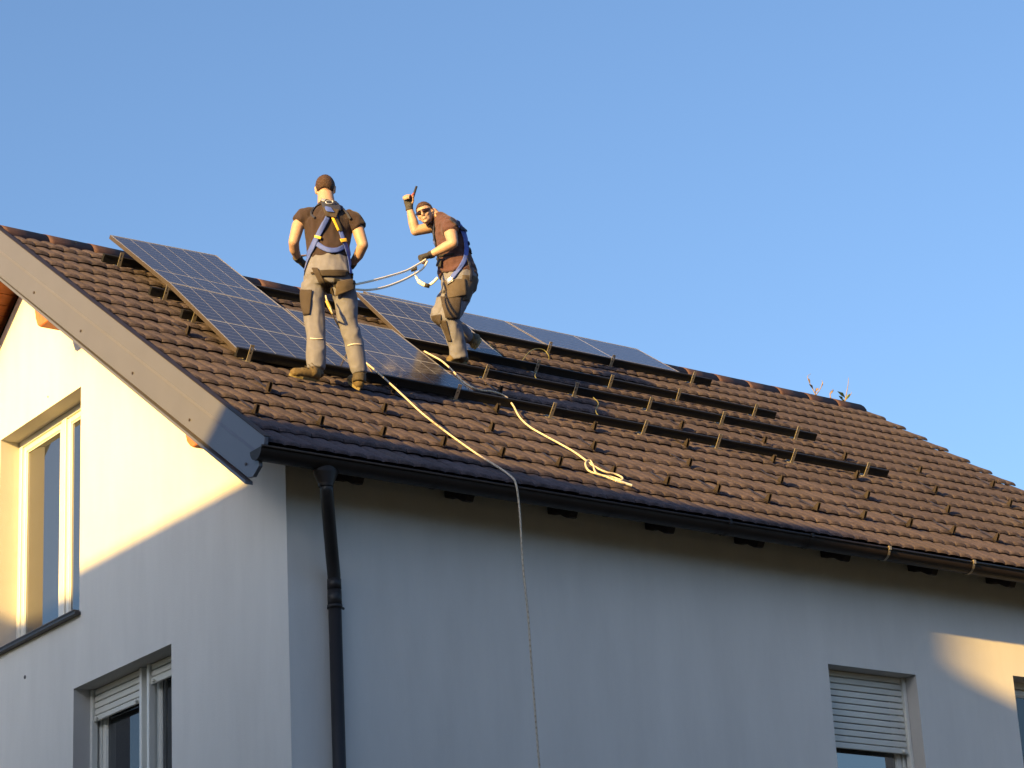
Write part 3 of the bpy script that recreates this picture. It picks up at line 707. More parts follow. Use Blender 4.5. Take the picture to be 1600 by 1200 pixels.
# ================================================================= PEOPLE
def blob(prims, vox, smooth=2, fold=None, name='body'):
    bm = bmesh.new()
    def sph(c, r, M3=None, seg=14):
        mm = Matrix.Translation(c) @ ((M3.to_4x4() if M3 else Matrix.Identity(4)) @ Matrix.Diagonal((*((r, r, r) if not isinstance(r, (tuple, list)) else r), 1)))
        bmesh.ops.create_uvsphere(bm, u_segments=seg, v_segments=10, radius=1, matrix=mm)
    def loft(secs, n=20):
        rings = []
        for (c, u, v) in secs: rings.append([bm.verts.new(c + u * math.cos(2 * math.pi * i / n) + v * math.sin(2 * math.pi * i / n)) for i in range(n)])
        for a, b in zip(rings, rings[1:]):
            for i in range(n): bm.faces.new((a[i], a[(i + 1) % n], b[(i + 1) % n], b[i]))
        bm.faces.new(rings[0][::-1]); bm.faces.new(rings[-1])
    for p in prims:
        k = p[0]
        if k == 's': sph(p[1], p[2], p[3] if len(p) > 3 else None)
        elif k == 'l': loft(p[1])
        elif k == 'c':                                  # chain of (point, radius), rounded unless flat
            P = p[1]; flat = len(p) > 2 and p[2]
            for i, (a, ra) in enumerate(P):
                if not flat or 0 < i < len(P) - 1: sph(a, ra)
            for (a, ra), (b, rb) in zip(P, P[1:]):
                t = (b - a)
                if t.length < 1e-5: continue
                t.normalize(); u = t.cross(V3((0, 0, 1)) if abs(t.z) < .9 else V3((1, 0, 0))).normalized(); v = t.cross(u)
                loft([(a, u * ra, v * ra), (b, u * rb, v * rb)], 16)
    bmesh.ops.recalc_face_normals(bm, faces=bm.faces)
    me = bpy.data.meshes.new(name + '_src'); bm.to_mesh(me); bm.free()
    o = bpy.data.objects.new('tmp', me); COL.objects.link(o)
    r = o.modifiers.new('r', 'REMESH'); r.mode = 'VOXEL'; r.voxel_size = vox; r.adaptivity = 0
    if smooth: s = o.modifiers.new('s', 'SMOOTH'); s.factor = .5; s.iterations = smooth
    dg = bpy.context.evaluated_depsgraph_get(); dg.update()
    out = bpy.data.meshes.new_from_object(o.evaluated_get(dg)); out.name = name
    bpy.data.objects.remove(o); bpy.data.meshes.remove(me)
    if fold:
        nn = [v.normal.copy() for v in out.vertices]
        for v, n_ in zip(out.vertices, nn): v.co += n_ * fold(v.co)
    out.polygons.foreach_set('use_smooth', [True] * len(out.polygons)); out.update()
    return out
def folds(amp, scale, stretch=(1, 1, 1), seed=0):
    sv = V3(stretch)
    def f(p):
        q = V3((p.x * sv.x, p.y * sv.y, p.z * sv.z)) * scale + V3((seed, seed * 2, 0))
        w_ = noise.noise_vector(q * .6) * .7
        a = 1 - abs(noise.noise(q + w_)) * 2.2
        return amp * (a + .5 * noise.noise(q * 2.7))
    return f
m_skin = mat('bare_skin', (.34, .225, .175), .55, 0, .08, 25, .0008, 200, spec=.4)  # the skin's own colour with slight random variation
m_hair = mat('short_dark_hair', (.045, .020, .012), .7, 0, .7, 160, .008, 260)
m_fade = mat('cropped_hair_fade', (.17, .10, .07), .7, 0, .25, 150)
m_shirt = mat('dark_brown_shirt', (.021, .0100, .0115), .9, 0, .15, 25, .0012, 500, sheen=.1)
m_shirt2 = mat('maroon_brown_shirt', (.062, .026, .029), .9, 0, .15, 25, .0012, 500, sheen=.1)
m_trous = mat('grey_work_trousers', (.126, .130, .172), .9, 0, .12, 18, .0012, 450)
m_trpan = mat('dark_trouser_panels', (.036, .027, .024), .9, 0, .12, 18, .0012, 450)
m_pocket = mat('olive_brown_pockets', (.062, .048, .038), .9, 0, .12, 30, .0012, 400)
m_boot = mat('tan_work_boot', (.095, .068, .030), .8, 0, .15, 40, .001, 300)
m_bootd = mat('dark_boot_shaft', (.045, .036, .026), .8, 0, .15, 40, .001, 300)
m_sole = mat('boot_sole', (.16, .13, .06), .85, 0, .2, 60)
m_glove = mat('dark_grey_glove', (.035, .033, .034), .85, 0, .2, 60, .001, 300)
m_blue = mat('blue_harness_webbing', (.045, .085, .36), .7, 0, .1, 60, .0006, 700)
m_navy = mat('navy_harness_pad', (.014, .018, .045), .8, 0, .1, 60)
m_yel = mat('yellow_buckle', (.60, .38, .03), .5)
m_yel2 = mat('faded_yellow_sleeve', (.38, .27, .07), .7)
m_blk = mat('black_webbing', (.012, .011, .011), .8, 0, .1, 60)
m_metal = mat('steel_fitting', (.45, .45, .45), .3, .8, .05, 20)
m_reflect = mat('reflective_piping', (.5, .45, .42), .5)
m_lens = glass_mat('dark_lens', (.016, .006, .005), 1.4)
m_white = mat('white_lanyard', (.75, .70, .58), .8, 0, .08, 60)
m_redtool = mat('red_grip', (.25, .06, .05), .5)
m_eye = mat('eye_white', (.6, .58, .55), .3)

class Man:
    def __init__(s, base, label):
        s.B = base; s.root = empty('person', base); tag(s.root, label, 'person'); s.bvh = None; s.sc = FPX / (base - CAM).dot(RZ)
    def P(s, px, py, d=0.0):
        r = ray(px, py); t = ((s.B - CAM).dot(HD) + d) / r.dot(HD); return CAM + r * t
    def put(s, me, name, m, parent=None):
        me.materials.clear(); me.materials.append(m); me.name = name
        o = bpy.data.objects.new(name, me); COL.objects.link(o); o.parent = parent or s.root
        o.location = -s.B if not parent else V3(); return o
    def setbvh(s, meshes):
        vs = []; fs = []
        for me in meshes:
            n = len(vs); vs += [v.co.copy() for v in me.vertices]; fs += [tuple(i + n for i in p.vertices) for p in me.polygons]
        s.bvh = BVHTree.FromPolygons(vs, fs)
    def hit(s, px, py, off=.006):
        d = ray(px, py).normalized(); h = s.bvh.ray_cast(CAM, d)
        if h[0] is None:
            h = s.bvh.find_nearest(s.P(px, py, 0)); 
            return h[0] - d * off, -d
        n = h[1] if h[1].dot(d) < 0 else -h[1]
        return h[0] + (n * .6 - d * .4).normalized() * off, n
    def strap(s, pts, wpx, name, m, off=.006, parent=None, th=.004):
        Q = [V3((x, y, 0)) for x, y in pts]; Q = catmull(Q, 8) if len(Q) > 2 else [Q[0].lerp(Q[1], i / 8) for i in range(9)]
        vs = []; fs = []; Wn = 4
        for i, q in enumerate(Q):
            t = (Q[min(i + 1, len(Q) - 1)] - Q[max(i - 1, 0)]).normalized(); pn = V3((-t.y, t.x, 0))
            for k in range(Wn + 1):
                c = q + pn * wpx * (k / Wn - .5); h, n_ = s.hit(c.x, c.y, off); vs.append(h)
        # limit depth jumps along the strap
        for i in range(len(Q) - 1):
            for k in range(Wn): a = i * (Wn + 1) + k; fs.append((a, a + 1, a + Wn + 2, a + Wn + 1))
        return s.fin(vs, fs, name, m, parent, th)
    def patch(s, c4, name, m, off=.008, parent=None, th=.006, n=10):
        a, b, c, d = [V3((*p, 0)) for p in c4]; vs = []; fs = []
        for j in range(n + 1):
            for i in range(n + 1):
                u, v = i / n, j / n; q = (a * (1 - u) + b * u) * (1 - v) + (d * (1 - u) + c * u) * v
                h, _ = s.hit(q.x, q.y, off); vs.append(h)
        for j in range(n):
            for i in range(n): k = j * (n + 1) + i; fs.append((k, k + 1, k + n + 2, k + n + 1))
        return s.fin(vs, fs, name, m, parent, th)
    def fin(s, vs, fs, name, m, parent, th):
        me = mesh(name, vs, fs, m, smooth=True)
        bm = bmesh.new(); bm.from_mesh(me)
        bmesh.ops.recalc_face_normals(bm, faces=bm.faces)
        if sum(f.normal.dot(RZ) for f in bm.faces) > 0: bmesh.ops.reverse_faces(bm, faces=bm.faces)
        bmesh.ops.smooth_vert(bm, verts=bm.verts, factor=.4, use_axis_x=True, use_axis_y=True, use_axis_z=True)
        ret = bmesh.ops.extrude_face_region(bm, geom=bm.faces[:])
        nv = [g for g in ret['geom'] if isinstance(g, bmesh.types.BMVert)]
        for v in nv: v.co += -RZ * 0 + v.normal * 0
        cen = {v: v.normal.copy() for v in nv}
        for v in nv: v.co -= RZ * th
        bmesh.ops.recalc_face_normals(bm, faces=bm.faces); bm.to_mesh(me); bm.free()
        return s.put(me, name, m, parent)
def fingers(prims, wrist, d, pn, side, curl, sc=1.0, thumb_out=.8, spread=.05):
    """palm and five fingers; d = wrist->knuckles, pn = palm normal, side = direction of the thumb"""
    d = d.normalized(); pn = (pn - d * pn.dot(d)).normalized(); sd = d.cross(pn); sd = sd if sd.dot(side) > 0 else -sd
    kn = wrist + d * .088 * sc
    prims.append(('l', [(wrist, sd * .028 * sc, pn * .019 * sc), (wrist + d * .04 * sc, sd * .037 * sc, pn * .017 * sc), (kn, sd * .040 * sc, pn * .014 * sc)]))
    lens = [(.042, .026, .020), (.047, .030, .022), (.043, .028, .021), (.034, .021, .018)]
    for i, L in enumerate(lens):
        o = kn + sd * (.030 - .020 * i) * sc; ang = 0; p = o - d * .012; dr = (d + sd * spread * (1.5 - i)).normalized(); ch = [(p, .0098 * sc), (o, .0098 * sc)]
        for j, l in enumerate(L):
            ang += curl[j]; q = dr * math.cos(ang) + pn * math.sin(ang); o = o + q * l * sc; ch.append((o, (.0092, .0085, .0075)[j] * sc))
        prims.append(('c', ch))
    o = wrist + d * .022 * sc + sd * .022 * sc; t = (sd * thumb_out + d * .75 + pn * .35).normalized(); c1 = o + t * .042 * sc; t2 = (t * .6 + d * .6 + pn * .45).normalized(); c2 = c1 + t2 * .032 * sc
    prims.append(('c', [(o, .014 * sc), (c1, .0105 * sc), (c2, .0095 * sc), (c2 + (t2 + pn * .3).normalized() * .022 * sc, .008 * sc)]))
    return kn, sd, pn, d
def head(prims, c, up, fw, k=1.0):
    up = up.normalized(); fw = (fw - up * fw.dot(up)).normalized(); sd = up.cross(fw).normalized()
    M3 = Matrix((sd, fw, up)).transposed()
    def L(x, y, z): return c + (sd * x + fw * y + up * z) * k
    S = lambda x, y, z, r: prims.append(('s', L(x, y, z), tuple(q * k for q in r), M3))
    S(0, -.012, .030, (.076, .094, .088)); S(0, .012, -.025, (.066, .076, .075)); S(0, .030, -.065, (.050, .052, .042))
    S(0, .068, -.092, (.022, .018, .015)); S(0, .070, .018, (.058, .022, .018))
    prims.append(('c', [(L(0, .088, .008), .008 * k), (L(0, .102, -.020), .0115 * k), (L(0, .098, -.028), .012 * k)]))
    S(.011, .092, -.030, (.008, .009, .007)); S(-.011, .092, -.030, (.008, .009, .007))
    S(0, .086, -.054, (.023, .010, .006)); S(0, .084, -.065, (.020, .011, .007))
    for q in (-1, 1):
        S(q * .036, .062, -.022, (.024, .022, .020)); S(q * .078, -.012, -.008, (.010, .020, .033)); S(q * .080, -.018, .010, (.011, .018, .016)); S(q * .077, -.004, -.034, (.008, .010, .010))
    return L, M3
def hair(man, L, M3, k=1.0, line=None):
    vs = []; fs = []; nu, nv = 60, 44; keep = {}
    for j in range(nv + 1):
        for i in range(nu):
            th = math.pi * j / nv * .74; ph = 2 * math.pi * i / nu
            x, y, z = math.sin(th) * math.cos(ph), math.sin(th) * math.sin(ph), math.cos(th)
            p = (x * .0800, -.013 + y * .0982, .030 + z * .0930)
            n_ = noise.noise(V3(p) * 110) * .0030 + noise.noise(V3(p) * 40) * .0030
            vs.append(L(p[0] * (1 + n_ * 8), p[1] * (1 + n_ * 8), p[2] + n_))
            # hairline: forehead high, round the ears, nape low
            low = .062 if y > .45 else (.062 - (.45 - y) * .16 if y > -.1 else -.026 - (-.1 - y) * .055)
            keep[(j, i)] = p[2] > low + .007 * noise.noise(V3((ph * 4, 1.7, 0)))
    for j in range(nv):
        for i in range(nu):
            if all(keep[a] for a in ((j, i), (j, (i + 1) % nu), (j + 1, i), (j + 1, (i + 1) % nu))):
                fs.append((j * nu + i, j * nu + (i + 1) % nu, (j + 1) * nu + (i + 1) % nu, (j + 1) * nu + i))
    fs2 = []
    for j in range(nv):
        for i in range(nu):
            ids = (j * nu + i, j * nu + (i + 1) % nu, (j + 1) * nu + (i + 1) % nu, (j + 1) * nu + i)
            if ids not in fs and all(keep[a] or True for a in ((j, i),)):
                jj = [a for a in (1, 2, 3, 4, 5) if j - a >= 0 and keep[(j - a, i)]]
                if jj and math.sin(2 * math.pi * i / nu) < .2: fs2.append(ids)
    c0 = L(0, -.014, .03)
    me = mesh('hair_fade', [c0 + (v - c0) * .985 for v in vs], fs2, m_fade, smooth=True); man.put(me, 'hair_fade', m_fade)
    me = mesh('hair', vs, fs, m_hair, smooth=True); o = man.put(me, 'hair', m_hair)
    s_ = o.modifiers.new('s', 'SOLIDIFY'); s_.thickness = .004; s_.offset = 0
    return o
def boot(man, heel, toe, up, name='boot', shaft=None):
    """heel and toe: sole points on the ground"""
    f = (toe - heel); L = f.length; f.normalize(); up = (up - f * up.dot(f)).normalized(); sd = f.cross(up)
    pr = [('l', [(heel + f * .012 + up * .045, sd * .034, up * .040), (heel + f * .07 + up * .05, sd * .038, up * .048), (heel + f * L * .55 + up * .045, sd * .044, up * .042), (heel + f * L * .82 + up * .036, sd * .047, up * .033), (heel + f * (L - .012) + up * .030, sd * .034, up * .024)]),
          ('s', heel + f * (L - .045) + up * .034, .038), ('s', heel + f * .04 + up * .05, .040)]
    sh = shaft or (heel + f * .06 + up * .17)
    pr.append(('c', [(heel + f * .07 + up * .06, .047), (heel.lerp(sh, .65) + f * .035 + up * .02, .049), (sh, .052)]))
    b = man.put(blob(pr, .009, 2, folds(.002, 30, seed=3)), name, m_boot)
    # sole
    n_ = 14; out = []
    for i in range(n_):
        t = 2 * math.pi * i / n_; a = math.cos(t); w_ = .047 * (1.0 if a > -.2 else .82)
        out.append(heel + f * (L / 2 + a * (L / 2 + .004)) + sd * math.sin(t) * w_ * (.86 + .14 * abs(math.sin(t))))
    mb = MB(); mb.prism(out, up * .022); o = mb.build('sole', m_sole, None); o.parent = b; o.location = (0, 0, 0)
    cu = blob([('c', [(sh - (sh - heel).normalized() * .05, .0545), (sh + (sh - heel).normalized() * .015, .0555)], True)], .008, 1)
    o = man.put(cu, 'shaft', m_bootd, b)
    mb = MB()
    for k_ in range(5):
        c = heel + f * (.10 + .022 * k_) + up * (.128 - .017 * k_); mb.tube([c - sd * .024, c + up * .006, c + sd * .024], .0035, 6)
    o = mb.build('laces', m_bootd, None); o.parent = b
    return b

# ---------------------------------------------------------------- the man seen from behind
hl = onroof(498, 596, .052); tl = onroof(458, 588, .052); tl = hl + (tl - hl).normalized() * .265
hr = onroof(561, 610, .050); tr = hr + (SLP * .255 + V3((.05, 0, 0)))
A = Man((hl + hr) / 2, 'man seen from behind in a dark shirt with a blue harness, hands at his hips')
dl, dr = (hl - A.B).dot(HD), (hr - A.B).dot(HD)
P = A.P; k = 1 / A.sc
sx = V3((RX.x, RX.y, 0)).normalized()
def sec(M, px, py, hw, dp, d=0., ax=sx, bx=HD, tilt=0): return (M.P(px, py, d), ax * hw, bx * dp)
bp = [('l', [sec(A, 512, 446, .165, .12), sec(A, 512, 430, .17, .13, -.02), sec(A, 513, 402, .148, .11), sec(A, 513.5, 372, .165, .118, .01), sec(A, 514, 350, .185, .12, .0), sec(A, 514, 336, .165, .09, .01), sec(A, 512, 324, .085, .065, .03), sec(A, 509.5, 314, .070, .066, .05), sec(A, 508.5, 302, .064, .062, .075)])]
arm = lambda pts: bp.append(('c', pts))
arm([(P(484, 338, 0), .058), (P(466, 352, -.01), .052), (P(459, 378, -.03), .044), (P(460, 390, .04), .042), (P(466, 404, .15), .028)])
arm([(P(545, 342, 0), .058), (P(559, 358, -.01), .052), (P(567, 383, -.03), .045), (P(560, 399, .04), .042), (P(549, 414, .14), .028)])
bp.append(('c', [(P(492, 440), .085), (P(492, 508, (dl) * .5), .058), (P(493, 535, dl * .7), .052), (P(493, 575, dl), .038)]))
bp.append(('c', [(P(536, 440), .085), (P(544, 508, dr * .5), .058), (P(555, 540, dr * .7), .05), (P(562, 590, dr), .036)]))
wl_ = P(466, 404, .15); fingers(bp, wl_, P(472, 411, .22) - wl_, V3(sx) + V3((0, 0, .2)), V3((0, 0, 1)), (.5, .7, .5))
wr_ = P(549, 414, .14); fingers(bp, wr_, P(541, 422, .20) - wr_, -V3(sx) + V3((0, 0, .2)), V3((0, 0, 1)), (.5, .7, .5))
Lh, M3 = head(bp, P(508.5, 297, .085), V3((0, 0, 1)) + HD * .26, HD + V3((0, 0, -.30)), .99)
A.put(blob(bp, .0065, 2), 'body', m_skin)
hair(A, Lh, M3, .99)
for q in (-1, 1): 
    e_ = blob([('s', Lh(q * .031, .072, .002), .012)], .004, 0); A.put(e_, 'eye', m_eye)
shirt = blob([('l', [sec(A, 513, 408, .172, .132), sec(A, 513, 392, .172, .13), sec(A, 513.5, 372, .178, .133, .01), sec(A, 514, 350, .195, .136, .0), sec(A, 514, 336, .172, .104, .01), sec(A, 512.5, 325, .098, .078, .03), sec(A, 511.5, 317.5, .070, .068, .04)]),
              ('c', [(P(486, 338, 0), .072), (P(476, 340, -.005), .070), (P(467.5, 349, -.01), .060)], True), ('s', P(484, 337, 0), .066), ('c', [(P(540, 341, 0), .072), (P(551, 343.5, -.005), .070), (P(561, 357, -.01), .061)], True), ('s', P(544, 341, 0), .066)],
             .008, 3, folds(.011, 9, (1, 1, .5), 1))
A.put(shirt, 'shirt', m_shirt)
tro = blob([('l', [sec(A, 512.5, 450, .185, .135), sec(A, 512.5, 432, .195, .150, -.02), sec(A, 512.5, 416, .182, .140), sec(A, 513, 404, .170, .132)]),
            ('c', [(P(491, 445, -.01), .100), (P(488, 465, dl * .2), .095), (P(491, 500, dl * .5), .080), (P(494, 528, dl * .75), .072), (P(494, 553, dl * .9), .078), (P(494, 577, dl), .066)], True),
            ('c', [(P(534, 445, -.01), .100), (P(540, 465, dr * .2), .093), (P(542.5, 500, dr * .5), .080), (P(553, 535, dr * .75), .070), (P(557, 560, dr * .9), .068), (P(562, 584, dr), .058)], True),
            ('s', P(492, 447, -.01), .096), ('s', P(533, 447, -.01), .096)], .009, 3, folds(.008, 8, (1, 1, .7), 4))
trA = A.put(tro, 'trousers', m_trous)
boot(A, hl, tl, NRM, shaft=P(494, 580, dl)); boot(A, hr, tr, NRM * .9 + V3((0, 0, .2)), shaft=P(561.5, 588, dr))
A.setbvh([shirt, tro])
# trouser panels and pockets
A.patch([(469, 452), (488, 453), (484, 492), (472, 493)], 'side_pocket', m_trpan, .012)
A.patch([(487, 419), (497, 419), (511, 448), (505, 454)], 'harness_leg_loop', m_trpan, .014, th=.01)
A.patch([(499, 424), (543, 424), (543, 431), (501, 431)], 'belt', m_trpan, .014)
A.patch([(527, 439), (553, 437), (553, 452), (525, 463)], 'hip_pouch', m_pocket, .022, th=.02)
A.patch([(504, 433), (517, 442), (523, 462), (508, 456)], 'seat_panel', m_trpan, .008)
A.patch([(522, 434), (531, 436), (526, 452), (521, 446)], 'seat_panel', m_blk, .010)
A.strap([(484.5, 528.5), (494, 529.5), (505, 529)], 1.5, 'reflective_piping', m_reflect, .004)
A.strap([(543, 540), (553, 537.5), (566, 538)], 1.8, 'reflective_piping', m_reflect, .004)
A.patch([(549, 427), (555, 428), (555, 444), (550, 445)], 'tool_holster', m_blk, .02, th=.03)
A.strap([(486, 427), (500, 424), (520, 423), (540, 424), (550, 428)], 3, 'trouser_belt', m_trpan, .008)
# harness
hb = A.strap([(513, 338), (503, 357), (493, 377), (484, 396), (477, 412), (472, 430)], 8.0, 'harness', m_blue, .012)
A.strap([(524, 338), (530, 355), (535, 372), (540, 386), (545, 404), (548, 428)], 6.5, 'back_strap', m_blue, .012, hb)
A.strap([(519, 338), (524, 350), (529, 361)], 4.0, 'edge_webbing', m_yel, .016, hb)
A.strap([(524, 340), (529, 350), (533, 362)], 6.0, 'dark_webbing', m_blk, .015, hb)
A.strap([(495, 381), (504, 387), (514, 391), (526, 391), (537, 386)], 8.0, 'lower_back_strap', m_blue, .010, hb)
A.strap([(492, 341), (486, 334), (491, 324), (500, 318)], 3.5, 'shoulder_edge', m_navy, .010, hb)
A.patch([(501, 314), (531, 316), (533, 331), (505, 327)], 'back_pad', m_navy, .016, hb, th=.012)
A.patch([(504, 325), (531, 329), (526, 341), (509, 339)], 'dorsal_plate', m_trpan, .018, hb, th=.012)
A.patch([(509, 326), (517, 327), (523, 335), (510, 333)], 'dorsal_webbing', m_blue, .034, hb, th=.004)
A.patch([(504.5, 312.5), (510, 313.5), (508, 317), (503, 315.5)], 'care_tag', m_metal, .032, hb, th=.003)
A.patch([(493, 368), (503, 371), (501, 375), (492, 372)], 'buckle', m_yel, .022, hb, th=.008)
A.patch([(530, 375), (540, 373), (541, 378), (532, 380)], 'buckle', m_yel, .022, hb, th=.008)
c_, _ = A.hit(516, 320.5, .045); mb = MB(); rr = .030; mb.tube([c_ + (sx * math.cos(t * math.pi / 8) * rr + V3((0, 0, 1)) * math.sin(t * math.pi / 8) * rr * .55) for t in range(17)], .005, 8, closed=False)
o = mb.build('dorsal_ring', m_metal, None, smooth=True); o.parent = hb; o.location = (0, 0, 0)
A.strap([(548, 343), (540, 331), (530, 322)], 4.0, 'shoulder_pad', m_navy, .010, hb)
for gname, w0, tip, sd_ in (('l', wl_, P(474, 412, .22), 1), ('r', wr_, P(541, 424, .2), 1)):
    gp = []; d_ = (tip - w0).normalized(); gp.append(('c', [(w0 - d_ * .035, .036), (w0 + d_ * .02, .036)], True)); 
    pn = V3(sx) * (1 if gname == 'l' else -1) + V3((0, 0, .2)); pn = (pn - d_ * pn.dot(d_)).normalized(); s2 = d_.cross(pn)
    gp.append(('l', [(w0, s2 * .036, pn * .028), (w0 + d_ * .045, s2 * .045, pn * .025), (w0 + d_ * .105, s2 * .048, pn * .022)]))
    A.put(blob(gp, .006, 2), 'glove', m_glove)

# ---------------------------------------------------------------- the man holding the rope
hn = onroof(729, 569, .062); tn = onroof(701, 566, .062); tn = hn + (tn - hn).normalized() * .26
Bm = Man((hn + tn) / 2, 'man with sunglasses turning to the camera, one arm raised, holding a rope')
P = Bm.P; S_ = Bm
fwd = (-sx * .93 - HD * .36).normalized(); lat = V3((0, 0, 1)).cross(fwd).normalized()
if lat.dot(HD) > 0: lat = -lat                          # lat points to the near (camera) side
def sc_(px, py, a, b, d=0., ax=None): return (P(px, py, d), fwd * a, lat * b)
bb_ = [('l', [sc_(717, 452, .12, .15), sc_(718, 436, .13, .155), sc_(713, 412, .115, .135), sc_(707.5, 390, .118, .145), sc_(703, 368, .118, .16), sc_(697, 352, .088, .145), sc_(689, 344, .062, .075), sc_(682, 337, .054, .054), sc_(674, 328, .05, .05)])]
shn, shf = P(701, 352, -.16), P(686, 352, .16)
eln, wrn = P(708, 380, -.26), P(673, 398, -.20)
elf, wrf = P(649, 361, .14), P(639.5, 324, .10)
bb_.append(('c', [(shn, .062), (shn.lerp(eln, .5), .060), (eln, .047), (eln.lerp(wrn, .35), .048), (wrn, .030)]))
bb_.append(('c', [(shf, .058), (shf.lerp(elf, .5), .053), (elf, .045), (elf.lerp(wrf, .35), .047), (wrf, .029)]))
kn, an = P(700, 497, -.19), P(716, 556, -.05)
kf, af = P(687, 493, .06), P(736, 530, .28)
bb_.append(('c', [(P(722, 448, -.09), .09), (kn, .056), (kn.lerp(an, .4), .052), (an, .038)]))
bb_.append(('c', [(P(714, 448, .09), .09), (kf, .056), (kf.lerp(af, .4), .052), (af, .038)]))
dn = P(661, 402, -.22) - wrn; fingers(bb_, wrn, dn, V3((0, 0, -1)) + HD * .3, fwd + V3((0, 0, 1.2)), (1.2, 1.3, .8))
dfv = P(638, 309, .08) - wrf; fingers(bb_, wrf, dfv, -HD - sx * .4, sx, (1.1, 1.2, .8))
Lh, M3 = head(bb_, P(664.5, 334, -.03), V3((0, 0, 1)) * .95 - sx * .28 - HD * .12, -RZ * .95 - RX * .26 + V3((0, 0, -.05)), .95)
Bm.put(blob(bb_, .0065, 2), 'body', m_skin)
hair(Bm, Lh, M3, .95)
for q in (-1, 1): Bm.put(blob([('s', Lh(q * .031, .070, .002), .012)], .004, 0), 'eye', m_eye)
# sunglasses
gl = None; mb = MB()
for i, q in enumerate((-1, 1)):
    vs = []
    n_ = 10
    for j in range(n_ + 1):
        t = j / n_; x = q * (.010 + .062 * t); y = .104 - .050 * t ** 2.2
        for z in (.018 - .003 * t, .003, -.013 + .009 * t): vs.append(Lh(x, y - abs(z) * .1, z))
    fs = [(j * 3 + k_, j * 3 + 3 + k_, j * 3 + 4 + k_, j * 3 + 1 + k_) for j in range(n_) for k_ in range(2)]
    me = mesh('sunglasses' if i == 0 else 'lens', vs, fs, m_lens, smooth=True); o = Bm.put(me, 'sunglasses' if i == 0 else 'lens', m_lens, None if i == 0 else gl)
    sm = o.modifiers.new('s', 'SOLIDIFY'); sm.thickness = .003
    gl = gl or o
mb.tube([Lh(-.085, -.01, .014), Lh(-.082, .04, .018), Lh(-.072, .056, .020), Lh(-.03, .098, .022), Lh(0, .106, .020), Lh(.03, .098, .022), Lh(.072, .056, .020), Lh(.082, .04, .018), Lh(.085, -.01, .014)], .0035, 6)
o = mb.build('glasses_frame', m_blk, None); o.parent = gl
mb = MB(); 
for q in (-1, 1):
    pass
_b = [o for o in Bm.root.children if o.name.startswith('body')][0]
Bm.setbvh([_b.data])
m_stub = mat('stubble', (.17, .09, .055), .8, 0, .3, 200)
Bm.patch([(666, 350), (676, 346), (676.5, 352), (669.5, 355)], 'beard_stubble', m_stub, .003, th=.001)
Bm.patch([(676, 337), (680, 337), (678.5, 348), (675, 350)], 'beard_stubble', m_stub, .003, th=.001)
shirt2 = blob([('l', [sc_(715.5, 432, .172, .172), sc_(714, 420, .170, .168), sc_(711, 405, .148, .155), sc_(707.5, 390, .142, .158), sc_(703.5, 368, .140, .172), sc_(698, 353, .108, .155), sc_(691, 344.5, .080, .095), sc_(686, 338.5, .068, .068), sc_(683, 335, .062, .062)]),
               ('c', [(shn + V3((0, 0, .0)), .076), (shn.lerp(eln, .22), .075), (shn.lerp(eln, .42), .068)], True), ('s', shn, .070), ('c', [(shf, .070), (shf.lerp(elf, .30), .064)], True), ('s', shf, .064)],
              .008, 3, folds(.014, 8, (1, 1, 1.3), 7))
Bm.put(shirt2, 'shirt', m_shirt2)
tro2 = blob([('l', [sc_(717, 456, .150, .165), sc_(718.5, 440, .165, .175), sc_(716, 426, .155, .165)]),
             ('c', [(P(720, 452, -.08), .115), (P(711, 474, -.13), .105), (P(701, 496, -.185), .090), (P(708, 516, -.14), .082), (P(714, 538, -.09), .073), (P(717, 560, -.05), .078)], True),
             ('c', [(P(712, 452, .08), .110), (P(697, 474, .08), .098), (P(688, 493, .06), .088), (P(706, 508, .14), .080), (P(722, 520, .21), .072), (P(733, 528, .26), .062)], True),
             ('s', P(720, 452, -.08), .112), ('s', P(712, 452, .08), .108), ('s', P(688, 493, .06), .085)], .009, 3, folds(.009, 8, (1, 1, .8), 9))
Bm.put(tro2, 'trousers', m_trous)
boot(Bm, hn, tn, NRM * .6 + V3((0, 0, .5)), shaft=P(718, 556, -.05))
th_ = P(744, 545, .26); boot(Bm, P(751, 531, .40), th_ + V3((0, 0, -.0)), (P(733, 528, .26) - th_), shaft=P(736, 529, .27))
Bm.setbvh([shirt2, tro2])
Bm.patch([(694, 438), (727, 436), (729, 462), (696, 468)], 'thigh_pocket', m_pocket, .016, th=.012)
Bm.patch([(688, 463), (721, 465), (717, 499), (696, 497)], 'cargo_pocket', m_trpan, .014, th=.010)
Bm.patch([(722, 429), (747, 431), (741, 472), (722, 470)], 'rear_panel', m_pocket, .006)
Bm.patch([(674, 493), (690, 491), (690, 506), (678, 508)], 'knee_pad', m_trpan, .010)
Bm.patch([(686, 500), (697, 500), (706, 534), (700, 534)], 'shin_panel', m_trpan, .006)
hb2 = Bm.strap([(711, 346), (721, 358), (726, 372), (728, 390), (725, 408), (716, 422), (708, 432), (703, 441)], 7, 'harness', m_blue, .012)
Bm.strap([(704, 341), (714, 349), (722, 358)], 8, 'shoulder_pad', m_navy, .014, hb2)
Bm.patch([(716, 352), (726, 358), (729, 363), (719, 360)], 'back_plate', m_navy, .02, hb2, th=.012)
Bm.patch([(731, 375), (735, 374), (740, 396), (736, 398)], 'dangling_strap_end', m_blk, .02, hb2, th=.015)
Bm.patch([(699, 436), (706, 433), (711, 440), (702, 447)], 'leg_buckle', m_metal, .030, hb2, th=.008)
Bm.strap([(729, 400), (733, 412), (736, 425), (734, 440)], 4.5, 'hip_strap', m_navy, .012, hb2)
Bm.strap([(678, 350), (678, 365), (680, 380), (683, 398), (686, 415)], 3.5, 'chest_strap', m_navy, .012, hb2)
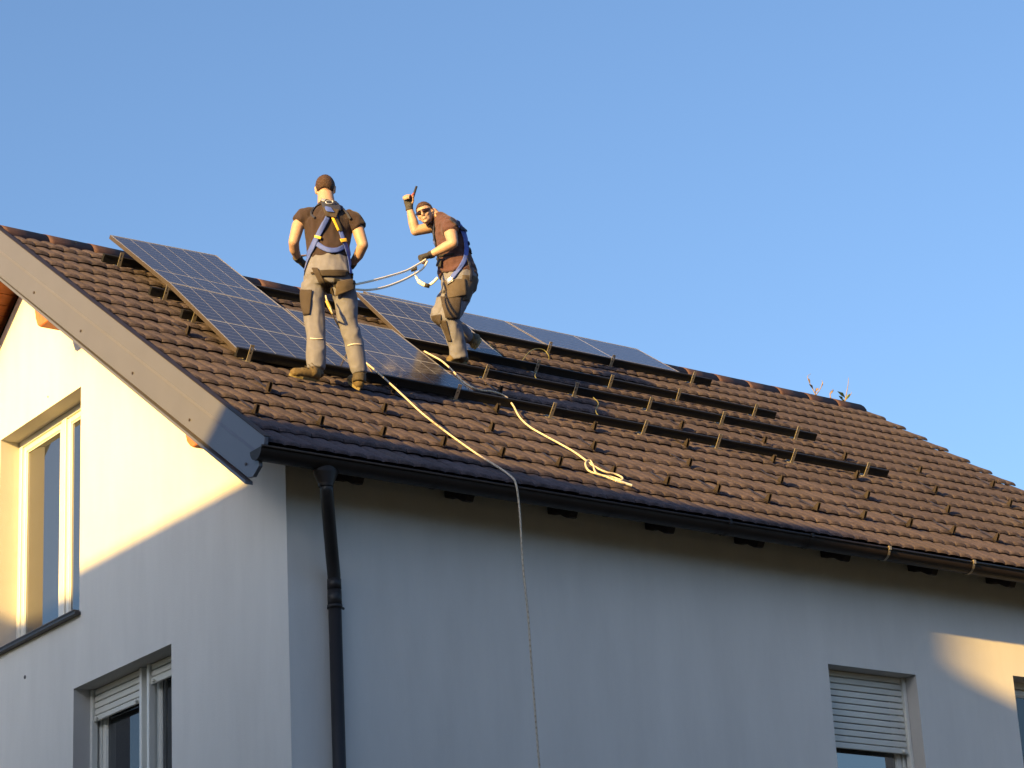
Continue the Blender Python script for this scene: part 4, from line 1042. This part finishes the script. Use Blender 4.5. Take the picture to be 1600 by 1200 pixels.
Bm.patch([(671, 377), (678, 376), (679, 388), (672, 389)], 'chest_webbing', m_blue, .018, hb2)
Bm.strap([(686, 400), (698, 398), (710, 398)], 3.5, 'waist_strap', m_blk, .010, hb2)
Bm.patch([(680, 403), (692, 404), (690, 418), (683, 416)], 'front_pouch', m_blk, .02, hb2, th=.02)
for w0, dd, pn in ((wrn, dn, V3((0, 0, -1)) + HD * .3), (wrf, dfv, -HD - sx * .4)):
    d_ = dd.normalized(); pn = (pn - d_ * pn.dot(d_)).normalized(); s2 = d_.cross(pn)
    gp = [('c', [(w0 - d_ * .03, .037), (w0 + d_ * .015, .036)], True), ('l', [(w0, s2 * .036, pn * .028), (w0 + d_ * .045, s2 * .047, pn * .030), (w0 + d_ * .112, s2 * .050, pn * .032)])]
    Bm.put(blob(gp, .006, 2), 'glove', m_glove)
# tool in the raised hand
mb = MB(); t0 = P(643.5, 313, .075); t1 = P(651, 291, .06); mb.tube([t0, t0.lerp(t1, .5), t1], [.013, .012, .010], 10); o = mb.build('hand_tool', m_blk, None, smooth=True, org=t0); tag(o, 'slim black tool held up in the raised hand', 'tool')
mb = MB(); mb.tube([P(641, 309, .05), P(647, 302, .05)], .012, 8); q_ = mb.build('grip', m_redtool, None, smooth=True); q_.parent = o; q_.location = -t0
# ropes between the two men
hN = P(666, 405, -.24)
R0 = A.P(553, 452, .24); R1 = A.P(552, 445, .24)
def between(a, b, pxs):
    out = [a]
    da, db = (a - CAM).dot(RZ), (b - CAM).dot(RZ)
    for (x, y, t) in pxs: out.append(CAM + ray(x, y) * (da + (db - da) * t))
    return out + [b]
rope(between(R1, hN, [(580, 439, .25), (610, 431, .5), (635, 423, .72), (655, 412, .92)]), .0095, 'rope', 'upper of the two taut ropes between the men', mats=[m_white, m_white])
rope(between(R0, P(668, 408, -.25), [(575, 453, .15), (600, 449, .4), (625, 440, .62), (645, 430, .8), (660, 420, .93)]), .0095, 'rope', 'lower sagging rope between the two men', mats=[m_white, m_white])
gb = P(647, 421, -.1); mb = MB(); mb.box(gb, (sx * .028 + V3((0, 0, .008))), V3((0, 0, .013)), HD * .014); mb.box(gb + sx * .008 + V3((0, 0, .018)), sx * .02 + V3((0, 0, .012)), V3((0, 0, .008)), HD * .008)
o = mb.build('rope_grab', m_blk, None, bevel=.004, org=gb); tag(o, 'black rope grab clamped on the upper rope', 'rope grab')
rg = MB(); rg.tube([P(648, 424, -.1), P(649, 430, -.1), P(652, 435, -.1)], .006, 8); q_ = rg.build('connector', m_metal, None, smooth=True); q_.parent = o; q_.location = -gb
la = MB(); pts = catmull([P(650, 432, -.1), P(654, 439, -.1), P(661, 444, -.1), P(668, 446, -.1), P(676, 442, -.12), P(684, 434, -.14)], 6)
la.tube(pts, [.011 if i < 6 else (.019 if i < 16 else .013) for i in range(len(pts))], 10); o = la.build('lanyard', m_white, None, smooth=True, org=pts[0]); tag(o, 'white energy absorbing lanyard looped before the belt of the right man', 'lanyard')
lb = MB(); lb.tube([P(664, 445.5, -.11), P(671, 447, -.11)], .021, 8); q_ = lb.build('sleeve', m_blk, None, smooth=True); q_.parent = o; q_.location = -pts[0]
# adjuster hanging between the legs of the left man
ad = MB(); pts = [A.P(510, 470, -.16), A.P(515, 480, -.16), A.P(520, 491, -.15)]; ad.tube(pts, [.012, .015, .011], 10); o = ad.build('rope_adjuster', m_yel2, None, smooth=True, org=pts[0]); tag(o, 'yellow rope adjuster dangling between the legs of the left man', 'rope adjuster')
rope([A.P(509, 462, -.12), A.P(511, 470, -.16), A.P(520, 491, -.15), A.P(525, 502, .02), A.P(533, 516, .16)] + [A.P(541, 532, .30), onroof(546, 545, .125)], .0068, 'rope', 'short rope from the yellow adjuster down to the panel')
